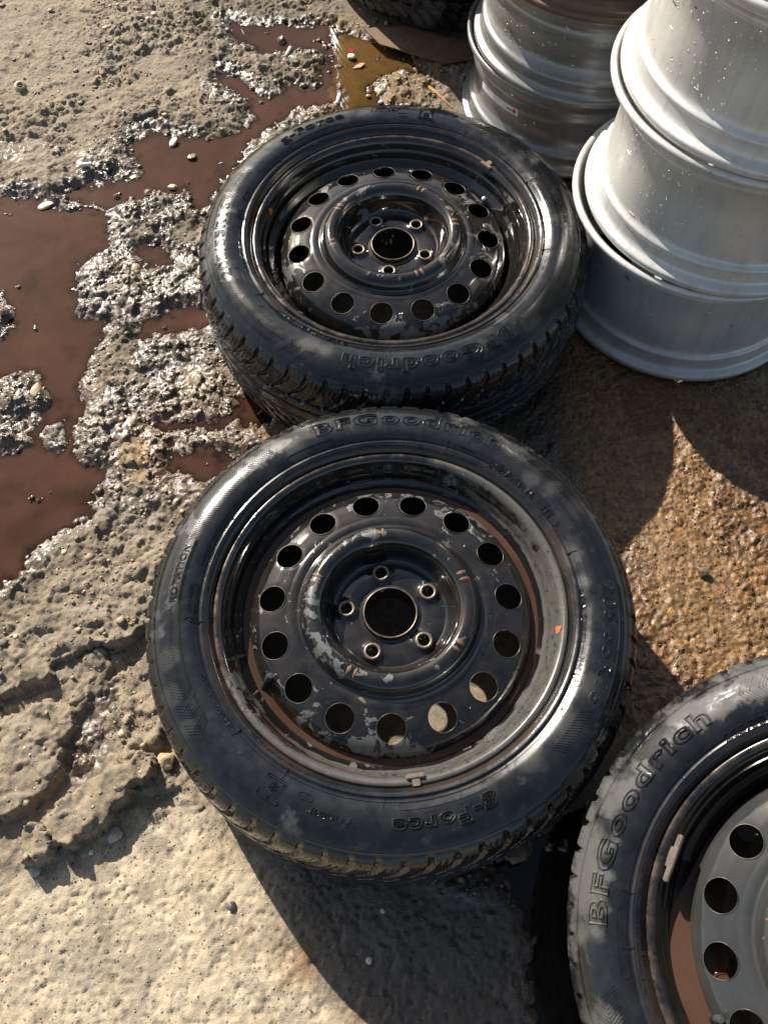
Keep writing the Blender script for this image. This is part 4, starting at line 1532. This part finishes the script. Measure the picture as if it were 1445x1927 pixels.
V_, F_ = [], []
ac_ = sa + .044 / .2045
V_.append((.2068 * math.cos(ac_), .2068 * math.sin(ac_), .105))
for i in range(20):
    q = 2 * PI * i / 20
    aa = ac_ + .0042 * math.cos(q) / .2068
    V_.append((.2068 * math.cos(aa), .2068 * math.sin(aa), .105 + .0042 * math.sin(q)))
F_ = [(0, 1 + i, 1 + (i + 1) % 20) for i in range(20)]
obj('red_logo', mesh_from('red_logo', V_, F_, MAT_RED, False), st)
sticker_print('print_line', .032, .1035, .011, .0022, MAT_INK)
for i, w in enumerate((.0012, .002, .0009, .0016, .0022, .001, .0015)):
    sticker_print('barcode_bar', -.006 + .0042 * i * .8, .120, w, .013, MAT_INK)
sticker_print('print_line', -.035, .119, .016, .0016, MAT_INK)
sticker_print('print_line', -.036, .114, .020, .0012, MAT_INK)
sticker_print('print_line', -.034, .109, .014, .0012, MAT_INK)

# small clip weight on the lip between the grey rims
wz = obj('balance_weight', with_mat(WEIGHT_ME, MAT_LEAD), g2, loc=(.2205 * math.cos(rad(247)), .2205 * math.sin(rad(247)), .004), rot=(0, 0, rad(247) - PI / 2))

# back pile of tyres whose shadow falls across the yard
for k in range(2):
    t_ = obj('tyre', with_mat(TYRE_ME, MAT_OLD_RUBBER), loc=(BC[0] + .012 * k, BC[1] + .006 * k, .208 * k + .002), rot=(0, 0, 1.1 + 2.2 * k))
    obj('tread', with_mat(TREAD_ME, MAT_OLD_RUBBER), t_)
    tag(t_, ['bare black tyre lying in the shade at the top edge', 'upper bare tyre of the pile beyond the top edge'][k], 'tyre', 'pile of bare tyres at the back')

t_ = obj('tyre', with_mat(TYRE_ME, MAT_OLD_RUBBER), loc=(1.01, -.352, .002), rot=(0, 0, .7))
obj('tread', with_mat(TREAD_ME, MAT_OLD_RUBBER), t_)
tag(t_, 'bare tyre on which the corner wheel leans, out of view to the right', 'tyre')

# ------------------------------------------------------------------ loose stones and litter
def rock_mesh(name, seed, mat, sub=2, flat=.62, rough=.28):
    bm = bmesh.new()
    bmesh.ops.create_icosphere(bm, subdivisions=sub, radius=1)
    r = random.Random(seed)
    dirs = [(Vector((r.gauss(0, 1), r.gauss(0, 1), r.gauss(0, 1))).normalized(), r.uniform(.62, .95)) for _ in range(9)]
    for v in bm.verts:
        n = v.co.normalized()
        d = 1.0
        for q, c in dirs:
            t = n.dot(q)
            if t > c * .75: d = min(d, c / max(t, .01))
        d *= 1 + rough * .25 * (r.random() - .5)
        v.co = n * d
        v.co.z *= flat
    me = bpy.data.meshes.new(name)
    bm.to_mesh(me)
    bm.free()
    me.materials.append(mat)
    return me


MAT_STONE = [simple('tan_stone', (.42, .30, .17), .45, 0, .35, 90), simple('grey_stone', (.34, .32, .28), .7, 0, .3, 90),
             simple('pale_stone', (.62, .58, .50), .7, 0, .2, 90), simple('dark_stone', (.045, .045, .047), .5, 0, .4, 90),
             simple('wet_brown_stone', (.16, .11, .07), .18, 0, .4, 90)]


def stone(x, y, r, mi, label, seed, flat=.62, rz=None, sub=2, asp=1.0, sink=.25, group=None, name='pebble'):
    o = obj(name, rock_mesh(name, seed, MAT_STONE[mi], sub, flat), loc=(x, y, max(ground_z(x, y), ZW) + r * flat * (1 - sink)))
    o.scale = (r * asp, r, r)
    o.rotation_euler = (random.uniform(-.25, .25), random.uniform(-.25, .25), random.uniform(0, 6) if rz is None else rz)
    tag(o, label, 'stone', group)
    return o


stone(-.307, -.152, .0135, 0, 'tan pebble tucked against the lower left tread of the centre tyre', 11, .8, sub=3)
stone(-.366, -.249, .0115, 1, 'grey pebble just below the broken slab edge', 12, .75, sub=3)
stone(-.395, -.270, .0040, 2, 'tiny white bit of stone in the shadow under the broken slab', 13)
stone(-.464, -.293, .0085, 1, 'flat grey pebble below the broken concrete lump, near the left edge', 14, .5)
stone(-.205, -.335, .0065, 3, 'black chip of stone lying alone on the smooth pale slab', 15, .5)
stone(-.012, -.340, .0035, 2, 'pale speck of stone in the shadow below the centre tyre', 16)
stone(-.029, -.397, .0045, 2, 'pale pebble in the shadow near the bottom edge', 17)
stone(.163, -.262, .021, 4, 'wet brown rock between the centre wheel and the corner wheel', 18, .6, sub=3, asp=1.3)
stone(.150, -.222, .016, 4, 'smaller wet rock wedged above the brown one between the two wheels', 19, .6, sub=3)
stone(-.342, .716, .011, 0, 'tan pebble by the left tread of the rear wheel, in the glitter', 20, .6)
stone(-.318, .632, .0105, 0, 'tan stone under the left shoulder of the rear wheel', 21, .6)
stone(-.437, 1.082, .009, 2, 'pale pebble standing in the narrow brown puddle', 22, .55, asp=1.4)
stone(-.470, .748, .011, 0, 'flat tan stone on the wet gravel bank between the puddles', 23, .4)
stone(-.513, .640, .0075, 2, 'cream pebble at the edge of the large brown puddle', 24, .6)
stone(-.470, .940, .0085, 4, 'wet brown pebble in the neck between two puddles', 25, .6)
stone(-.081, 1.339, .0095, 2, 'silvery pebble in the golden puddle beside the red chip', 26, .7)
stone(.471, .126, .0095, 4, 'wet pebble on the orange sunlit ground, alone in the middle', 27, .7)
stone(-.600, .468, .010, 0, 'flat tan stone on the small island of the large puddle', 28, .35, asp=1.5)
stone(-.690, .640, .010, 4, 'wet stone on the island at the left edge of the picture', 29, .7)
stone(-.665, .910, .011, 0, 'flat tan flake of stone lying in the large puddle', 30, .3, asp=1.6)
stone(-.395, 1.040, .010, 4, 'flat dark stone in the brown water next to the rear wheel', 31, .35)
stone(-.425, .955, .0085, 0, 'tan flat pebble at the water edge left of the rear wheel', 32, .45, asp=1.5)
stone(-.017, 1.195, .0062, 2, 'cream pebble at the right bank of the golden puddle', 33)
stone(-.043, 1.215, .0055, 0, 'small tan pebble in the golden water near its right bank', 34)

MAT_PAPERW = simple('cigarette_paper', (.74, .72, .66), .75, 0, .1, 300)
MAT_FILTER = simple('burnt_filter_end', (.30, .24, .17), .9, 0, .3, 600)


def butt(x, y, rz, label, L=.022, r=.0038, tilt=.12):
    prof = [(.0001, -L / 2), (r * .92, -L / 2), (r, -L / 2 + .0006), (r * .97, 0), (r, L / 2 - .0006), (r * .93, L / 2), (.0001, L / 2)]
    me = revolve('cigarette_butt', prof, 14, MAT_PAPERW)
    o = obj('cigarette_butt', me, loc=(x, y, max(ground_z(x, y), ZW) + r * .8))
    o.rotation_euler = (Matrix.Rotation(rz, 4, 'Z') @ Matrix.Rotation(PI / 2 - tilt, 4, 'Y')).to_euler()
    tag(o, label, 'cigarette butt', 'cigarette butts on the wet ground')
    e = revolve('filter_end', [(.0001, L / 2 + .0008), (r * .8, L / 2 + .0007), (r * .85, L / 2 - .001)][::-1], 14, MAT_FILTER)
    obj('filter_end', e, o)
    return o


butt(-.217, 1.359, rad(70), 'white cigarette butt beside the upper puddle, farther from the wheel', .026, .0042)
butt(-.105, 1.205, rad(80), 'white cigarette butt at the golden puddle just behind the rear tyre', .026, .0044)
butt(-.597, 1.003, rad(2), 'white cigarette butt lying sideways at the edge of the left puddle', .024, .0040, .02)

MAT_WOOD = simple('orange_wood', (.42, .21, .08), .7, 0, .35, 160)


def sliver(x0, y0, x1, y1, w, h, mat, name):
    L = math.hypot(x1 - x0, y1 - y0)
    V, F = [], []
    n = 8
    for i in range(n + 1):
        t = i / n
        ww = w * (.25 + .75 * math.sin(PI * min(1, .15 + t * .95)) ** .6) * random.uniform(.85, 1.1)
        zz = h * (.7 + .3 * math.sin(3 * t))
        V += [(t * L, -ww / 2, 0), (t * L, -ww * .35, zz), (t * L, ww * .4, zz * .9), (t * L, ww / 2, 0)]
    for i in range(n):
        for k in range(3): F.append((i * 4 + k, (i + 1) * 4 + k, (i + 1) * 4 + k + 1, i * 4 + k + 1))
        F.append((i * 4, i * 4 + 3, (i + 1) * 4 + 3, (i + 1) * 4))
    F += [(0, 1, 2, 3), (n * 4 + 3, n * 4 + 2, n * 4 + 1, n * 4)]
    z = max(ground_z(x0, y0), ground_z(x1, y1), ground_z((x0 + x1) / 2, (y0 + y1) / 2))
    return obj(name, mesh_from(name, V, F, mat, False), loc=(x0, y0, z), rot=(0, 0, math.atan2(y1 - y0, x1 - x0)))


tag(sliver(.083, 1.236, .128, 1.170, .0075, .004, MAT_WOOD, 'wood_splinter'), 'orange brown wood splinter behind the rear tyre, by the shadow edge', 'splinter')
tag(sliver(-.33, 1.455, -.315, 1.415, .0022, .0015, simple('dry_straw', (.5, .42, .28), .8), 'dry_twig'), 'thin pale twig standing in the upper puddle', 'twig')

# hexagonal nut on a stone near the left edge
nut = lathe('wheel_nut', [(.0052, .004), (.0052, .0125), (.0060, .0138), (.0078, .0138), (.0088, .0125), (.0088, .0090), (.0125, .0072), (.0130, .0060), (.0130, .0008), (.0120, .0)], 6 * 4, simple('dull_zinc', (.46, .40, .28), .5, .5, .25, 200))
no = obj('wheel_nut', nut, loc=(-.774, 1.243, ground_z(-.774, 1.243)), rot=(.45, .1, .4))
tag(no, 'dull brass coloured wheel nut with a round collar near the left edge', 'nut')


def flake(x, y, pts, t, mat, name, label, cat, z=None, rz=0, tilt=(0, 0)):
    n = len(pts)
    V = [(p[0], p[1], t) for p in pts] + [(p[0], p[1], 0) for p in pts]
    F = [tuple(range(n)), tuple(range(2 * n - 1, n - 1, -1))] + [(i, n + i, n + (i + 1) % n, (i + 1) % n) for i in range(n)]
    F[0] = tuple(range(n))
    F[2:] = [(i, n + i, n + (i + 1) % n, (i + 1) % n) for i in range(n)]
    me = mesh_from(name, V, F, mat, False)
    bm = bmesh.new()
    bm.from_mesh(me)
    bmesh.ops.recalc_face_normals(bm, faces=bm.faces)
    bm.to_mesh(me)
    bm.free()
    o = obj(name, me, loc=(x, y, (max(ground_z(x, y), ZW) + .0008) if z is None else z), rot=(tilt[0], tilt[1], rz))
    return tag(o, label, cat)


flake(-.083, 1.362, [(-.006, -.003), (.005, -.004), (.007, .002), (.001, .005), (-.005, .003)], .0016, simple('red_plastic', (.5, .02, .02), .35), 'plastic_chip',
      'small red plastic chip lying in the golden puddle', 'chip', tilt=(.1, .1))
flake(-.064, 1.312, [(-.014, -.008), (.004, -.006), (.014, .004), (.004, .006), (-.006, .001)], .003, simple('orange_flake', (.40, .24, .11), .6), 'rust_flake',
      'orange brown flake in the golden water near the silvery pebble', 'flake', tilt=(.1, -.1))
MAT_CARD = simple('wet_cardboard', (.15, .088, .045), .65, 0, .3, 120)
flake(.10, 1.375, [(-.155, .035), (-.120, -.015), (-.085, -.030), (.02, -.075), (.085, -.058), (.10, -.02), (.02, .012), (-.06, .045)], .003, MAT_CARD, 'cardboard_scrap',
      'sheet of wet brown cardboard half in the shade in front of the back tyre', 'cardboard', z=.009, tilt=(.02, .03))

# gravel: thousands of loose grains pressed into the rough areas
def build_gravel():
    rnd = np.random.RandomState(4)
    n = 120000
    x = rnd.uniform(-.95, .9, n)
    y = rnd.uniform(-.5, 1.72, n)
    h, wet, och, smo, mud, pd = ground_fields(x[None], y[None])
    h, wet, smo, pd = h[0], wet[0], smo[0], pd[0]
    flat = _FLAT[0]
    dens = np.where(pd < -.006, .03, np.clip(.42 + .5 * wet, 0, 1) * (1 - .975 * smo))
    dens *= 1 - .7 * flat
    dens *= 1 - .8 * sstep(.12, .3, x) * (y < 1.0)
    dens *= .3 + 1.1 * np.clip((fbm(x, y, 14, 4, 123) - .4) / .15, 0, 1)
    och = och[0]
    dens = np.maximum(dens, .55 * (och > .4) * (x > .28) * (y < .65))
    dens = np.maximum(dens, .16 * smo)
    keep = rnd.rand(n) < dens
    for c, r in ((T1C, .28), (T2C, .28), (T3C, .28), (WC, .22), (GC, .2), (BC, .28)):
        keep &= np.hypot(x - c[0], y - c[1]) > r
    x, y, h, pd, och, smo = x[keep], y[keep], h[keep], pd[keep], och[keep], smo[keep]
    n = len(x)
    base = np.array([(0, 0, .62), (.9, 0, .1), (.28, .86, .15), (-.75, .5, .05), (-.72, -.55, .18), (.3, -.9, .08), (0, 0, -.5)])
    tri = np.array([(0, 1, 2), (0, 2, 3), (0, 3, 4), (0, 4, 5), (0, 5, 1), (6, 2, 1), (6, 3, 2), (6, 4, 3), (6, 5, 4), (6, 1, 5)])
    r = .0009 + .0026 * rnd.rand(n) ** 2.5 + .0075 * rnd.rand(n) ** 28
    r = np.where(smo > .4, np.minimum(r, .0012 + .0006 * rnd.rand(n)), r)
    r = np.where((x > .25) & (och > .4), np.minimum(r, .0026), r)
    a = rnd.rand(n) * 2 * PI
    B = base[None] * (1 + .8 * (rnd.rand(n, 7, 3) - .5)) * r[:, None, None]
    B[:, :, 2] *= (rnd.uniform(.35, .8, n) * (1 - .35 * wet[keep]))[:, None]
    ca, sa_ = np.cos(a)[:, None], np.sin(a)[:, None]
    V = np.stack([B[:, :, 0] * ca - B[:, :, 1] * sa_ + x[:, None], B[:, :, 0] * sa_ + B[:, :, 1] * ca + y[:, None], B[:, :, 2] + h[:, None] + .15 * r[:, None]], -1)
    F = (tri[None] + (np.arange(n) * 7)[:, None, None]).reshape(-1, 3)
    me = bpy.data.meshes.new('gravel')
    me.vertices.add(n * 7)
    me.vertices.foreach_set('co', V.reshape(-1).astype(np.float32))
    me.loops.add(F.size)
    me.loops.foreach_set('vertex_index', F.reshape(-1).astype(np.int32))
    me.polygons.add(len(F))
    me.polygons.foreach_set('loop_start', np.arange(0, F.size, 3, dtype=np.int32))
    me.polygons.foreach_set('loop_total', np.full(len(F), 3, dtype=np.int32))
    me.update(calc_edges=True)
    at = me.attributes.new('tone', 'FLOAT', 'POINT')
    at.data.foreach_set('value', np.repeat(rnd.rand(n), 7).astype(np.float32))
    at = me.attributes.new('wet', 'FLOAT', 'POINT')
    at.data.foreach_set('value', np.repeat(wet[keep], 7).astype(np.float32))
    at = me.attributes.new('ochre', 'FLOAT', 'POINT')
    at.data.foreach_set('value', np.repeat(och * (x > -.2), 7).astype(np.float32))
    t = NT('gravel_grains')
    c = t.ramp(t.attr('tone'), [(0, (.11, .092, .07)), (.35, (.20, .16, .112)), (.8, (.31, .245, .165)), (.93, (.42, .32, .21)), (1, (.62, .55, .44))])
    c = t.mix(t.math('MULTIPLY', t.attr('ochre'), .85), c, t.mix(1.0, c, (1.25, .82, .45), 'MULTIPLY'))
    c = t.mix(t.attr('wet'), c, t.mix(1.0, c, (.55, .5, .45), 'MULTIPLY'))
    me.materials.append(t.set(Base_Color=c, Roughness=t.mix(t.attr('wet'), .8, .28), Coat_Weight=t.math('MULTIPLY', t.attr('wet'), .8), Coat_Roughness=.10))
    o = obj('gravel', me)
    tag(o, 'loose grains of gravel pressed into the rough yard', None, None, 'stuff')


build_gravel()
